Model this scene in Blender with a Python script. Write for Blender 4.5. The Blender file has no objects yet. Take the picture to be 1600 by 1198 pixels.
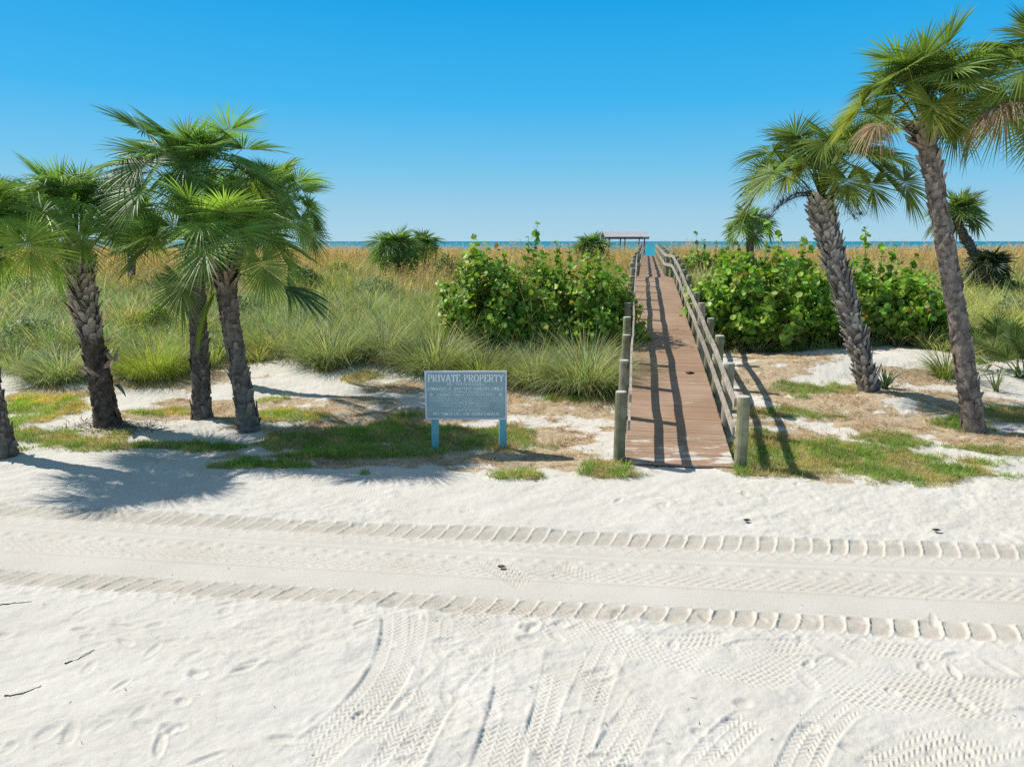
import bpy, math, random
import numpy as np
PI = math.pi
rng = np.random.default_rng(7)
random.seed(7)
scene = bpy.context.scene
col_root = scene.collection

# ------------------------------------------------------------------ camera
H = 3.6; F = 1081.0; TH = math.atan(222 / F)
cs, sn = math.cos(TH), math.sin(TH)
cam = bpy.data.cameras.new('camera'); cam.sensor_width = 36; cam.lens = F / 1600 * 36
cam.clip_end = 60000; cam.clip_start = 0.1
co = bpy.data.objects.new('camera', cam); col_root.objects.link(co)
co.location = (0, 0, H); co.rotation_euler = (PI / 2 - TH, 0, 0)
scene.camera = co

def W(px, py, d):
    """world point seen at photo pixel px,py at depth d (a surveying aid)"""
    u = (px - 800) / F * d; v = (py - 599) / F * d
    return np.array([u, d * cs - v * sn, H - d * sn - v * cs])

# ------------------------------------------------------------------ noise
def _hash(ix, iy, seed):
    h = (ix.astype(np.int64) * 374761393 + iy.astype(np.int64) * 668265263 + seed * 982451653) & 0x7fffffff
    h = ((h ^ (h >> 13)) * 1274126177) & 0x7fffffff
    h = (h ^ (h >> 16)) & 0xffff
    return h / 65535.0
def vnoise(x, y, seed=0):
    xi = np.floor(x); yi = np.floor(y); fx = x - xi; fy = y - yi
    fx = fx * fx * fx * (fx * (fx * 6 - 15) + 10); fy = fy * fy * fy * (fy * (fy * 6 - 15) + 10)
    a = _hash(xi, yi, seed); b = _hash(xi + 1, yi, seed); c = _hash(xi, yi + 1, seed); d = _hash(xi + 1, yi + 1, seed)
    return (a + (b - a) * fx) * (1 - fy) + (c + (d - c) * fx) * fy
def fbm(x, y, octv=4, seed=0, gain=.5):
    x = np.asarray(x, float); y = np.asarray(y, float)
    s = 0; a = 1; t = 0
    for i in range(octv):
        s = s + a * (vnoise(x, y, seed + i * 17) - .5); t += a; a *= gain
        x, y = x * 1.93 + y * .41 + 3.1, y * 1.93 - x * .41 + 7.7
    return s / t * 2
def sstep(a, b, x):
    t = np.clip((np.asarray(x, float) - a) / (b - a), 0, 1); return t * t * (3 - 2 * t)

# ------------------------------------------------------------------ terrain base
MOUNDS = []
def hbase(x, y):
    x = np.asarray(x, float); y = np.asarray(y, float)
    z = .42 * sstep(13.5, 20, y) + 1.25 * sstep(22, 55, y) - 3.75 * sstep(110, 225, y)
    z = z - .9 * sstep(68, 84, y) * np.exp(-((x - 13.46 - .19 * (y - 69.1)) / 5) ** 2)
    for cx, cy, rx, ry, h in MOUNDS:
        z = z + h * np.exp(-(((x - cx) / rx) ** 2 + ((y - cy) / ry) ** 2))
    z = z + .22 * fbm(x / 6, y / 5, 2, 5) * sstep(15, 24, y)
    return z
def gp(px, py):
    """ground point under a photo pixel"""
    z = 0.
    for _ in range(14):
        v = (py - 599) / F
        d = (H - z) / (sn + v * cs); p = W(px, py, d)
        z = .5 * z + .5 * float(hbase(p[0], p[1]))
    return p
for px, py, rx, ry, h in ((1300, 578, 2.6, .95, .30), (1420, 628, 1.7, .8, .20), (1230, 640, 1.4, .6, .08), (168, 662, .6, .5, .10),
                          (330, 660, .8, .4, .06), (560, 640, 2.2, .9, .10), (860, 640, 1.5, .7, .08)):
    p = gp(px, py); MOUNDS.append((p[0], p[1], rx, ry, h))

# boardwalk path: (Y, X, z)
BW = np.array([(10.75, 2.72, .05), (12.53, 3.03, .25), (14.79, 3.43, .53), (18, 4.0, .82), (21.9, 4.69, 1.10), (27.15, 5.64, 1.56), (33.35, 6.76, 1.92), (34.2, 6.84, 1.95), (45, 8.88, 2.05), (69.1, 13.46, 2.24)])
def bw_xz(y): return np.interp(y, BW[:, 0], BW[:, 1]), np.interp(y, BW[:, 0], BW[:, 2])
def bw_hw(y): return np.interp(y, (0, 33.3, 34.1, 200), (.87, .87, .62, .62))
def near_bw(x, y, m=.35):
    cx = np.interp(y, (*BW[:, 0], 120), (*BW[:, 1], 23.1)); return (np.abs(x - cx) < bw_hw(y) + m + .02 * np.clip(y - 69, 0, 99)) & (y > 10.4) & (y < 116)

def ell(lst):
    out = []
    for px, py, rx, ry in lst:
        c = gp(px, py); a = gp(px, py - ry); b = gp(px, py + ry); e = gp(px + rx, py)
        out.append((c[0], (a[1] + b[1]) / 2, abs(e[0] - c[0]), abs(a[1] - b[1]) / 2))
    return out
def emask(E, x, y, seed, rough=.55, soft=.25, sc=.9):
    n = fbm(x / sc, y / (sc * .6), 4, seed) * rough
    m = np.zeros(np.shape(x))
    for cx, cy, rx, ry in E:
        r = np.sqrt(((x - cx) / rx) ** 2 + ((y - cy) / ry) ** 2)
        m = np.maximum(m, 1 - sstep(1 - soft, 1 + soft, r + n))
    return m
TURF = ell([(75, 632, 75, 17), (30, 660, 45, 10), (85, 687, 80, 14), (160, 698, 60, 8), (250, 696, 60, 7), (350, 702, 45, 7), (240, 648, 60, 6), (455, 652, 65, 9), (485, 690, 95, 22), (610, 688, 110, 26),
            (560, 712, 120, 9), (420, 729, 80, 6), (690, 700, 70, 12), (770, 688, 65, 16), (805, 742, 48, 7), (935, 738, 56, 11), (575, 588, 40, 11), (640, 650, 30, 6), (905, 622, 45, 7), (430, 625, 25, 4), (570, 742, 12, 5),
            (1330, 715, 160, 26), (1450, 738, 115, 15), (1225, 735, 85, 12), (1265, 608, 58, 13), (1225, 648, 80, 9), (1390, 690, 50, 12), (1490, 660, 40, 10), (1592, 652, 50, 14), (1560, 705, 60, 7), (1195, 690, 40, 22)])
LITTER = ell([(830, 600, 140, 22), (880, 640, 110, 30), (640, 605, 70, 10), (250, 590, 120, 16), (340, 640, 150, 18), (600, 655, 190, 22), (850, 690, 80, 30), (720, 718, 150, 18),
              (1190, 590, 90, 22), (1300, 625, 160, 25), (1400, 660, 150, 26), (1210, 560, 100, 14), (1440, 590, 60, 12), (1250, 700, 120, 40), (1520, 640, 90, 26), (1560, 690, 120, 20), (520, 628, 140, 8),
              (900, 715, 60, 20), (560, 720, 200, 14), (1180, 650, 50, 30), (90, 610, 90, 14)])
def turf_m(x, y): return emask(TURF, x, y, 31, .9, .22, .8)
def litter_m(x, y): return emask(LITTER, x, y, 77, 1.1, .35, .7)
EX = [(-40, 18.5), (-13, 18.3), (-9.5, 17.6), (-7, 18.2), (-5.4, 20), (-3.6, 20.4), (-2.2, 18.6), (-.8, 17.9), (2.2, 17.2), (3.0, 17.4), (4.5, 19.5), (6.2, 20.6), (9, 21), (11.5, 20.4), (12.8, 19), (14, 18.6), (40, 18.2)]
EX = np.array(EX)
PATCH = ell([(600, 436, 60, 5), (680, 441, 40, 3), (1530, 575, 50, 10), (250, 448, 30, 3)])
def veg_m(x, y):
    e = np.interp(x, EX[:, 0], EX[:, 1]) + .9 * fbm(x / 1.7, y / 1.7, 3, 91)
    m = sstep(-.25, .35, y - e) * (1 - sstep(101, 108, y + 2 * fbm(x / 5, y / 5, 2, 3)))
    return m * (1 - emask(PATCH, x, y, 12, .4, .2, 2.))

# ------------------------------------------------------------------ mesh helpers
def mesh_np(name, V, Q, mats, cols=None, smooth=False, extra=None):
    V = np.ascontiguousarray(V, dtype=np.float32).reshape(-1, 3)
    me = bpy.data.meshes.new(name)
    Qs = Q if isinstance(Q, (list, tuple)) else [Q]
    Qs = [np.ascontiguousarray(q, dtype=np.int32) for q in Qs if len(q)]
    nl = sum(q.size for q in Qs); nf = sum(len(q) for q in Qs)
    me.vertices.add(len(V)); me.vertices.foreach_set('co', V.ravel())
    me.loops.add(nl); me.loops.foreach_set('vertex_index', np.concatenate([q.ravel() for q in Qs]))
    me.polygons.add(nf)
    sizes = np.concatenate([np.full(len(q), q.shape[1], dtype=np.int32) for q in Qs])
    starts = np.concatenate([[0], np.cumsum(sizes)[:-1]]).astype(np.int32)
    me.polygons.foreach_set('loop_start', starts)
    me.polygons.foreach_set('use_smooth', np.full(nf, smooth, dtype=bool))
    me.update(calc_edges=True)
    if cols is not None:
        a = me.color_attributes.new('col', 'FLOAT_COLOR', 'POINT')
        c = np.ones((len(V), 4), dtype=np.float32); c[:, :3] = np.asarray(cols).reshape(-1, 3); a.data.foreach_set('color', c.ravel())
    for k, arr in (extra or {}).items():
        a = me.attributes.new(k, 'FLOAT', 'POINT'); a.data.foreach_set('value', np.ascontiguousarray(arr, dtype=np.float32).ravel())
    for m in (mats if isinstance(mats, (list, tuple)) else [mats]): me.materials.append(m)
    return me
def link(name, me, parent=None, loc=None):
    o = bpy.data.objects.new(name, me); col_root.objects.link(o)
    if parent is not None: o.parent = parent
    if loc is not None: o.location = loc
    return o
def empty(name, loc, label, cat, group=None):
    o = bpy.data.objects.new(name, None); col_root.objects.link(o); o.location = tuple(float(v) for v in loc); o.empty_display_size = .2
    o['label'] = label; o['category'] = cat
    if group: o['group'] = group
    return o
def part(name, geo, mat, parent, smooth=False):
    """geo = Acc in world coordinates, re-based on the parent's origin"""
    V, Qs, C = geo.done()
    off = np.array(parent.location) if parent is not None else 0
    q = parent
    while q is not None and q.parent is not None: q = q.parent; off = off + np.array(q.location)
    return link(name, mesh_np(name, V - off, Qs, mat, C, smooth), parent)

class Acc:
    def __init__(s): s.V = []; s.Q = {}; s.C = []; s.n = 0
    def add(s, V, Q, C):
        V = np.asarray(V, float).reshape(-1, 3); C = np.asarray(C, float)
        if C.ndim == 1: C = np.tile(C, (len(V), 1))
        for q in (Q if isinstance(Q, list) else [Q]):
            q = np.asarray(q, dtype=np.int64)
            if q.size: s.Q.setdefault(q.shape[1], []).append(q + s.n)
        s.V.append(V); s.C.append(C.reshape(-1, 3)); s.n += len(V)
    def done(s):
        return np.concatenate(s.V), [np.concatenate(v) for v in s.Q.values()], np.concatenate(s.C)

def unit(v):
    v = np.asarray(v, float); return v / np.maximum(np.linalg.norm(v, axis=-1, keepdims=True), 1e-9)
BOXQ = np.array([(0, 3, 2, 1), (4, 5, 6, 7), (0, 1, 5, 4), (1, 2, 6, 5), (2, 3, 7, 6), (3, 0, 4, 7)])
def box8(A, c, x, y, z, C):
    """box about c with half-vectors x,y,z"""
    c, x, y, z = map(lambda v: np.asarray(v, float), (c, x, y, z))
    V = [c - x - y - z, c + x - y - z, c + x + y - z, c - x + y - z, c - x - y + z, c + x - y + z, c + x + y + z, c - x + y + z]
    A.add(V, BOXQ, C)
def tube(A, P, R, C, n=10, cap=True, disp=None):
    P = np.asarray(P, float); R = np.broadcast_to(R, (len(P),)).astype(float)
    T = unit(np.gradient(P, axis=0)); a = np.array([0, 0, 1.]) if abs(T[0][2]) < .9 else np.array([1., 0, 0])
    N = unit(np.cross(T, a)); B = np.cross(T, N)
    ang = np.linspace(0, 2 * PI, n, endpoint=False)
    r = R[:, None] * np.ones(n)[None]
    if disp is not None: r = r + disp
    V = P[:, None] + r[..., None] * (np.cos(ang)[None, :, None] * N[:, None] + np.sin(ang)[None, :, None] * B[:, None])
    m = len(P); i = np.arange(m - 1)[:, None] * n; j = np.arange(n)[None]; j2 = (j + 1) % n
    Q = np.stack([i + j, i + j2, i + n + j2, i + n + j], -1).reshape(-1, 4)
    C = np.asarray(C, float)
    if C.ndim == 2: C = np.repeat(C, n, axis=0)
    elif C.ndim == 1: C = np.tile(C, (m * n, 1))
    else: C = C.reshape(-1, 3)
    V = V.reshape(-1, 3)
    if cap:
        V = np.concatenate([V, P[:1], P[-1:]]); C = np.concatenate([C, C[:1], C[-1:]])
        jj = np.arange(n)
        t1 = np.stack([np.full(n, m * n), (jj + 1) % n, jj], -1); t2 = np.stack([np.full(n, m * n + 1), (m - 1) * n + jj, (m - 1) * n + (jj + 1) % n], -1)
        A.add(V, [Q, np.concatenate([t1, t2])], C)
    else: A.add(V, Q, C)
def blades(A, P, az, L, Wd, tilt, bend, C, K=3, tw=None, tipc=None, pw=1.6, base=.55):
    """grass-like strips; returns tips"""
    n = len(P); P = np.asarray(P, float)
    f = lambda v: np.broadcast_to(np.asarray(v, float), (n,))
    az, L, Wd, tilt, bend = map(f, (az, L, Wd, tilt, bend))
    hd = np.stack([np.cos(az), np.sin(az), 0 * az], -1); pp = np.stack([-np.sin(az), np.cos(az), 0 * az], -1)
    tw = rng.uniform(-1.2, 1.2, n) if tw is None else f(tw)
    wv = pp * np.cos(tw)[:, None] + hd * np.sin(tw)[:, None]
    pos = P.copy(); V = np.empty((n, K + 1, 2, 3)); CC = np.empty((n, K + 1, 2, 3))
    C = np.broadcast_to(np.asarray(C, float), (n, 3)); tc = C if tipc is None else np.broadcast_to(np.asarray(tipc, float), (n, 3))
    for k in range(K + 1):
        s = k / K
        w = Wd * (base + (1 - base) * min(1, s * 3)) * max(.06, 1 - s ** pw) * .5
        V[:, k, 0] = pos - wv * w[:, None]; V[:, k, 1] = pos + wv * w[:, None]
        CC[:, k] = (C * (1 - s) + tc * s)[:, None]
        th = tilt + bend * (s + .5 / K)
        if k < K: pos = pos + (hd * np.sin(th)[:, None] + np.array([0, 0, 1.]) * np.cos(th)[:, None]) * (L / K)[:, None]
    b = np.arange(n)[:, None] * (K + 1) * 2; k = np.arange(K)[None] * 2
    Q = np.stack([b + k, b + k + 1, b + k + 3, b + k + 2], -1).reshape(-1, 4)
    A.add(V, Q, CC.reshape(-1, 3)); return pos

# ------------------------------------------------------------------ materials
def newmat(name):
    m = bpy.data.materials.new(name); m.use_nodes = True; nt = m.node_tree; nt.nodes.clear()
    out = nt.nodes.new('ShaderNodeOutputMaterial'); return m, nt, out
def N(nt, t, **kw):
    n = nt.nodes.new(t)
    for k, v in kw.items(): setattr(n, k, v)
    return n
def noise(nt, scale, detail=4, rough=.55, vec=None):
    n = N(nt, 'ShaderNodeTexNoise'); n.inputs['Scale'].default_value = scale; n.inputs['Detail'].default_value = detail; n.inputs['Roughness'].default_value = rough
    if vec is None:
        g = N(nt, 'ShaderNodeNewGeometry'); vec = g.outputs['Position']
    nt.links.new(vec, n.inputs['Vector']); return n
def mix(nt, a, b, fac, mode='MIX'):
    m = N(nt, 'ShaderNodeMix', data_type='RGBA', blend_type=mode)
    for s, v in ((m.inputs[6], a), (m.inputs[7], b), (m.inputs[0], fac)):
        if hasattr(v, 'is_linked') or hasattr(v, 'links'): nt.links.new(v, s)
        elif isinstance(v, (tuple, list)): s.default_value = (*v[:3], 1)
        else: s.default_value = v
    return m.outputs[2]
def ramp(nt, v, a, b, lo=0., hi=1.):
    m = N(nt, 'ShaderNodeMapRange'); m.inputs[1].default_value = a; m.inputs[2].default_value = b; m.inputs[3].default_value = lo; m.inputs[4].default_value = hi
    m.interpolation_type = 'SMOOTHSTEP'; nt.links.new(v, m.inputs[0]); return m.outputs[0]
def bump(nt, v, strength, dist):
    b = N(nt, 'ShaderNodeBump'); b.inputs['Strength'].default_value = strength; b.inputs['Distance'].default_value = dist
    nt.links.new(v, b.inputs['Height']); return b.outputs[0]
def attr_mat(name, rough=.6, trans=0., spec=.3, vary=.25, nscale=6., bumpd=0., bscale=30.):
    m, nt, out = newmat(name)
    at = N(nt, 'ShaderNodeAttribute', attribute_name='col')
    nz = noise(nt, nscale, 3)
    k = ramp(nt, nz.outputs[0], .25, .75, 1 - vary, 1 + vary)
    c = mix(nt, at.outputs['Color'], (1, 1, 1), 0.)
    mul = N(nt, 'ShaderNodeVectorMath', operation='SCALE'); nt.links.new(at.outputs['Color'], mul.inputs[0]); nt.links.new(k, mul.inputs[3])
    p = N(nt, 'ShaderNodeBsdfPrincipled'); nt.links.new(mul.outputs[0], p.inputs['Base Color'])
    p.inputs['Roughness'].default_value = rough; p.inputs['Specular IOR Level'].default_value = spec
    if bumpd:
        bn = noise(nt, bscale, 5, .65); nt.links.new(bump(nt, bn.outputs[0], .8, bumpd), p.inputs['Normal'])
    sh = p.outputs[0]
    if trans:
        t = N(nt, 'ShaderNodeBsdfTranslucent')
        tm = N(nt, 'ShaderNodeVectorMath', operation='MULTIPLY'); nt.links.new(mul.outputs[0], tm.inputs[0]); tm.inputs[1].default_value = (1.5, 1.6, .7)
        nt.links.new(tm.outputs[0], t.inputs[0])
        ms = N(nt, 'ShaderNodeMixShader'); ms.inputs[0].default_value = trans; nt.links.new(sh, ms.inputs[1]); nt.links.new(t.outputs[0], ms.inputs[2]); sh = ms.outputs[0]
    nt.links.new(sh, out.inputs[0]); return m
M_palm = attr_mat('palm_leaf', .46, .40, .38, .2, 3)
M_dead = attr_mat('dead_leaf', .7, .25, .25, .3, 8)
M_grass = attr_mat('grass_blade', .5, .35, .3, .25, 1.5)
M_oats = attr_mat('sea_oats', .6, .35, .25, .2, .6)
M_grape = attr_mat('sea_grape_leaf', .45, .30, .38, .15, 4)
M_bark = attr_mat('palm_bark', .85, 0, .15, .35, 9, .02, 40)
M_wood = attr_mat('weathered_wood', .8, 0, .2, .3, 5, .006, 50)
M_stem = attr_mat('woody_stem', .8, 0, .2, .3, 9)
M_paint = attr_mat('sign_paint', .45, 0, .4, .08, 4)
M_roof = attr_mat('roof_metal', .5, 0, .4, .1, 2)

# deck: composite planks, sandy wisps at the foot
def deck_mat():
    m, nt, out = newmat('deck_plank')
    at = N(nt, 'ShaderNodeAttribute', attribute_name='col')
    g = N(nt, 'ShaderNodeNewGeometry'); sp = N(nt, 'ShaderNodeSeparateXYZ'); nt.links.new(g.outputs['Position'], sp.inputs[0])
    mp = N(nt, 'ShaderNodeMapping'); mp.inputs['Scale'].default_value = (1, 3.0, 1); nt.links.new(g.outputs['Position'], mp.inputs[0])
    n1 = noise(nt, 1.6, 7, .65, mp.outputs[0]); n2 = noise(nt, 25, 4)
    near = ramp(nt, sp.outputs[1], 10.8, 12.6, 1, 0.)
    ad = N(nt, 'ShaderNodeMath', operation='MULTIPLY_ADD'); nt.links.new(near, ad.inputs[0]); ad.inputs[1].default_value = .16; nt.links.new(n1.outputs[0], ad.inputs[2])
    f = ramp(nt, ad.outputs[0], .64, .76, 0, .8)
    base = mix(nt, at.outputs['Color'], (.42, .30, .22), ramp(nt, n2.outputs[0], .4, .8, 0, .35))
    base2 = mix(nt, base, (.50, .36, .27), ramp(nt, noise(nt, .9, 3).outputs[0], .4, .7, 0, .4))
    c = mix(nt, base2, (.72, .68, .62), f)
    p = N(nt, 'ShaderNodeBsdfPrincipled'); nt.links.new(c, p.inputs['Base Color']); p.inputs['Roughness'].default_value = .7; p.inputs['Specular IOR Level'].default_value = .25
    nt.links.new(bump(nt, n2.outputs[0], .5, .004), p.inputs['Normal']); nt.links.new(p.outputs[0], out.inputs[0]); return m
M_deck = deck_mat()

def sand_mat():
    m, nt, out = newmat('sand')
    A_ = lambda k: N(nt, 'ShaderNodeAttribute', attribute_name=k).outputs['Fac']
    n1 = noise(nt, 1.1, 5); n2 = noise(nt, 14, 6, .7); n3 = noise(nt, 60, 3, .7); n4 = noise(nt, 230, 2, .7); n5 = noise(nt, 3.2, 6, .68)
    sand = mix(nt, (.665, .628, .568), (.60, .56, .495), ramp(nt, n1.outputs[0], .3, .75))
    sand = mix(nt, sand, (.52, .48, .42), ramp(nt, n2.outputs[0], .62, .85, 0, .35))
    sand = mix(nt, sand, (.53, .475, .40), A_('damp'))
    # tiny dark specks
    vo = N(nt, 'ShaderNodeTexVoronoi'); vo.inputs['Scale'].default_value = 7; g = N(nt, 'ShaderNodeNewGeometry'); nt.links.new(g.outputs['Position'], vo.inputs['Vector'])
    sand = mix(nt, sand, (.25, .20, .15), ramp(nt, vo.outputs['Distance'], .035, .06, .5, 0))
    lit = mix(nt, (.42, .30, .18), (.62, .52, .38), ramp(nt, n2.outputs[0], .3, .7))
    lit = mix(nt, lit, (.20, .12, .06), ramp(nt, n3.outputs[0], .45, .68, 0, .75))
    def cut(att, nn, lo, hi):
        s = N(nt, 'ShaderNodeMath', operation='ADD'); nt.links.new(att, s.inputs[0])
        s2 = N(nt, 'ShaderNodeMath', operation='MULTIPLY_ADD'); nt.links.new(nn, s2.inputs[0]); s2.inputs[1].default_value = 2.2; s2.inputs[2].default_value = -1.1
        nt.links.new(s2.outputs[0], s.inputs[1]); return ramp(nt, s.outputs[0], lo, hi)
    c = mix(nt, sand, lit, cut(A_('litter'), n5.outputs[0], .60, .84))
    tur = mix(nt, (.24, .20, .09), (.54, .46, .32), ramp(nt, n3.outputs[0], .35, .7))
    c = mix(nt, c, tur, cut(A_('turf'), n5.outputs[0], .5, .75))
    soil_shade = mix(nt, (.06, .06, .03), (.17, .13, .07), n2.outputs[0])  # littered dune soil, tinted darker so gaps between plants look shaded
    c = mix(nt, c, soil_shade, A_('soil_shade'))
    p = N(nt, 'ShaderNodeBsdfPrincipled'); nt.links.new(c, p.inputs['Base Color']); p.inputs['Roughness'].default_value = .95; p.inputs['Specular IOR Level'].default_value = .1
    h = N(nt, 'ShaderNodeMath', operation='ADD'); nt.links.new(n3.outputs[0], h.inputs[0]); nt.links.new(n4.outputs[0], h.inputs[1])
    nt.links.new(bump(nt, h.outputs[0], .45, .012), p.inputs['Normal']); nt.links.new(p.outputs[0], out.inputs[0]); return m
M_sand = sand_mat()

# ------------------------------------------------------------------ ground sheet
def poly_ribbon(x, y, pts):
    """signed distance t and arc s from a polyline of world points"""
    best = np.full(x.shape, 1e9); T = np.zeros(x.shape); S = np.zeros(x.shape); s0 = 0
    for (ax, ay), (bx, by) in zip(pts[:-1], pts[1:]):
        dx, dy = bx - ax, by - ay; L = math.hypot(dx, dy)
        u = ((x - ax) * dx + (y - ay) * dy) / L
        uc = np.clip(u, 0, L); qx = ax + dx / L * uc; qy = ay + dy / L * uc
        dd = np.hypot(x - qx, y - qy); t = ((x - ax) * -dy + (y - ay) * dx) / L
        m = dd < best; best = np.where(m, dd, best); T = np.where(m, np.sign(t) * dd, T); S = np.where(m, s0 + uc, S); s0 += L
    return T, S, s0
def smooth_path(px, n=14):
    P = np.array([gp(a, b)[:2] for a, b in px]); t = np.arange(len(P))
    c = [np.polyfit(t, P[:, i], min(3, len(P) - 1)) for i in (0, 1)]
    tt = np.linspace(0, len(P) - 1, n); return [(np.polyval(c[0], a), np.polyval(c[1], a)) for a in tt]
def tri(v): return 2 * np.abs((v % 1.) - .5) * 2 - 1
PA = np.array([gp(a, b)[:2] for a, b in ((-300, 772), (180, 806), (600, 824), (1000, 839), (1300, 850), (1600, 860), (1900, 869))])
PB = np.array([gp(a, b)[:2] for a, b in ((-300, 878), (0, 897), (300, 911), (500, 926), (800, 945), (1000, 956), (1300, 970), (1600, 985), (1900, 1000))])
cA = np.polyfit(PA[:, 0], PA[:, 1], 2); cB = np.polyfit(PB[:, 0], PB[:, 1], 2)
RIB = [([(626, 955), (615, 1035), (558, 1115), (440, 1210)], .19, .058), ([(680, 962), (664, 1040), (622, 1120), (540, 1215)], .17, .058),
       ([(830, 985), (745, 1015), (705, 1070), (650, 1130), (610, 1210)], .17, .058), ([(812, 1000), (803, 1100), (765, 1225)], .19, .058), ([(885, 1005), (868, 1100), (830, 1225)], .17, .058),
       ([(700, 960), (860, 968), (1000, 1000), (1200, 1048), (1400, 1072), (1700, 1100)], .30, .058), ([(960, 1000), (930, 1060), (905, 1130), (880, 1225)], .15, .058),
       ([(940, 985), (1050, 1000), (1140, 992)], .10, .058), ([(1330, 1095), (1280, 1140), (1240, 1225)], .14, .058), ([(1700, 1130), (1500, 1160), (1380, 1225)], .22, .058),
       ([(1130, 1020), (1300, 1010), (1650, 1040)], .12, .058), ([(1020, 1080), (990, 1130), (930, 1225)], .15, .058), ([(1180, 1120), (1130, 1160), (1080, 1225)], .13, .058),
       ([(572, 866), (605, 884), (628, 902)], .13, .058), ([(757, 870), (795, 892), (830, 912)], .15, .058), ([(860, 872), (900, 890), (940, 905)], .10, .058),
       ([(430, 742), (560, 772), (660, 800)], .18, .058), ([(470, 740), (640, 775), (760, 806)], .10, .058)]
RIB = [(smooth_path(p), hw, per) for p, hw, per in RIB]
rr = np.random.default_rng(3)
FOOT = []
for _ in range(230):
    z = rr.random()
    if z < .35: x_, y_ = rr.uniform(-5.5, 1.0), rr.uniform(4, 6.3)
    elif z < .6: x_, y_ = rr.uniform(.3, 6), rr.uniform(4, 6.3)
    else: x_, y_ = rr.uniform(-3, 13), rr.uniform(8.9, 11.2)
    FOOT.append((x_, y_, rr.uniform(.035, .07), rr.uniform(.06, .15), rr.uniform(0, PI), rr.uniform(.3, 1)))
def ground_fields(x, y):
    z = hbase(x, y)
    yA = np.polyval(cA, x); yB = np.polyval(cB, x); ext = (np.abs(x) < 16)
    v = (y - yB) / (yA - yB)
    lane = sstep(-.02, .12, v) * (1 - sstep(.92, 1.04, v)) * ext
    sandy = (y < 11.6 + .5 * fbm(x / 2, y * 0, 2, 8)) * 1.
    # loose churned sand
    rough = (.55 + .45 * sstep(-.2, .3, fbm(x / 2.2, y / 2.2, 2, 44)))
    u_, w_ = x * .85 + y * .5, y * .85 - x * .5
    lump = fbm(u_ / .55, w_ / .23, 4, 21, .55); fine = fbm(x / .09, y / .07, 3, 22, .6)
    ridg = 1 - np.abs(fbm(u_ / .9, w_ / .35, 3, 61))
    amp = np.where(y < 11.8, 1, 1.25) * (1 - .9 * lane) * rough
    noiseh = (.017 * lump + .011 * fine + .010 * fbm(x / .2, y / .15, 2, 24) - .012 * (1 - ridg) * 1.6) * amp * (1 - sstep(22, 30, y))
    noiseh = noiseh + .03 * fbm(x / 1.6, y / 1.1, 3, 29) * (1 - .8 * lane)
    z = z + noiseh
    damp = .25 * lane
    sel = (y < 12) & (np.abs(x) < 15)
    # lane: longitudinal ruts, dot rows
    xs = x
    z = z - .025 * lane
    for vc, wd, dp in ((.10, .014, -.012), (.33, .012, .012), (.40, .01, -.008), (.66, .014, .010), (.72, .02, -.010), (.90, .012, .008)):
        z = z + dp * np.exp(-((v - vc - .006 * fbm(x / 1.5, y * 0, 2, 70)) / wd) ** 2) * lane
    dots = np.exp(-((v - .60) / .022) ** 2) * np.maximum(0, np.sin(2 * PI * x / .26)) + .8 * np.exp(-((v - .53) / .02) ** 2) * np.maximum(0, np.sin(2 * PI * (x / .26 + .4)))
    z = z + .016 * dots * lane
    tr = ((v > .36) & (v < .50)) * lane
    z = z + .007 * tr * np.sin(2 * PI * (x / .13 + .5 * tri(v / .05)))
    # lug tracks
    def lug(z, damp, yc, per, hwid, depth, sd):
        t = (y - yc) / hwid; ph = x / per + .22 * fbm(x / 1.5, y * 0, 3, sd) - .42 * t + .05 * fbm(x / .12, y / .12, 2, sd + 7); u = (ph % 1.) - .5; cell = np.floor(ph)
        env = sstep(1.55, 1.0, np.abs(t)) if False else (1 - sstep(1.0, 1.5, np.abs(t)))
        jt = .12 * (_hash(cell, cell * 0, sd) - .5)
        tb = np.where(t < 0, t / (.95 + jt), t / .85)
        r = (np.abs(u + .02 + .10 * np.clip(-t, 0, 1)) / .50) ** 5 + np.abs(np.where(t > 0, t / .8, tb)) ** 3
        bowl = 1 - sstep(.2, 1.25, r)
        slope = .5 + .8 * (u + .5)                       # deeper towards one wall
        rim = np.exp(-((r - 1.15) / .35) ** 2) * env
        under = np.exp(-((t + 1.35 + .25 * np.cos(2 * PI * ph)) / .16) ** 2)
        m = (np.abs(t) < 2.2) & (np.abs(x) < 15)
        dz = (-depth * bowl * slope + depth * .35 * rim + depth * .28 * under - depth * .25 * env)
        fade = np.clip(.75 + .5 * fbm(x / .5, y / .4, 3, sd + 40) + .25 * (_hash(cell, cell * 0, sd + 2) - .5), .25, 1.2)
        return z + np.where(m, dz * fade, 0), np.maximum(damp, np.where(m, bowl * .8, 0))
    z, damp = lug(z, damp, yA, .215, .24, .026, 5)
    z, damp = lug(z, damp, yB, .217, .22, .030, 6)
    # tyre ribbons
    si = np.nonzero(sel.ravel())[0]; xf = x.ravel()[si]; yf = y.ravel()[si]; add = np.zeros(len(si)); keep = np.ones(len(si))
    for pts, hw, per in RIB:
        P = np.array(pts); bb = (xf > P[:, 0].min() - hw) & (xf < P[:, 0].max() + hw) & (yf > P[:, 1].min() - hw) & (yf < P[:, 1].max() + hw)
        if not bb.any(): continue
        ii = np.nonzero(bb)[0]; t, s, L = poly_ribbon(xf[ii], yf[ii], pts); tn = t / hw
        e = (1 - sstep(.9, 1.05, np.abs(tn))) * sstep(-.0, .15, s) * sstep(-.0, .15, L - s)
        e = e * sstep(-.42, .0, fbm(xf[ii] / .6, yf[ii] / .6, 3, 15 + int(hw * 100)))
        k = s / per + .45 * tri(tn * 2.2 * hw / .18)
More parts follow.
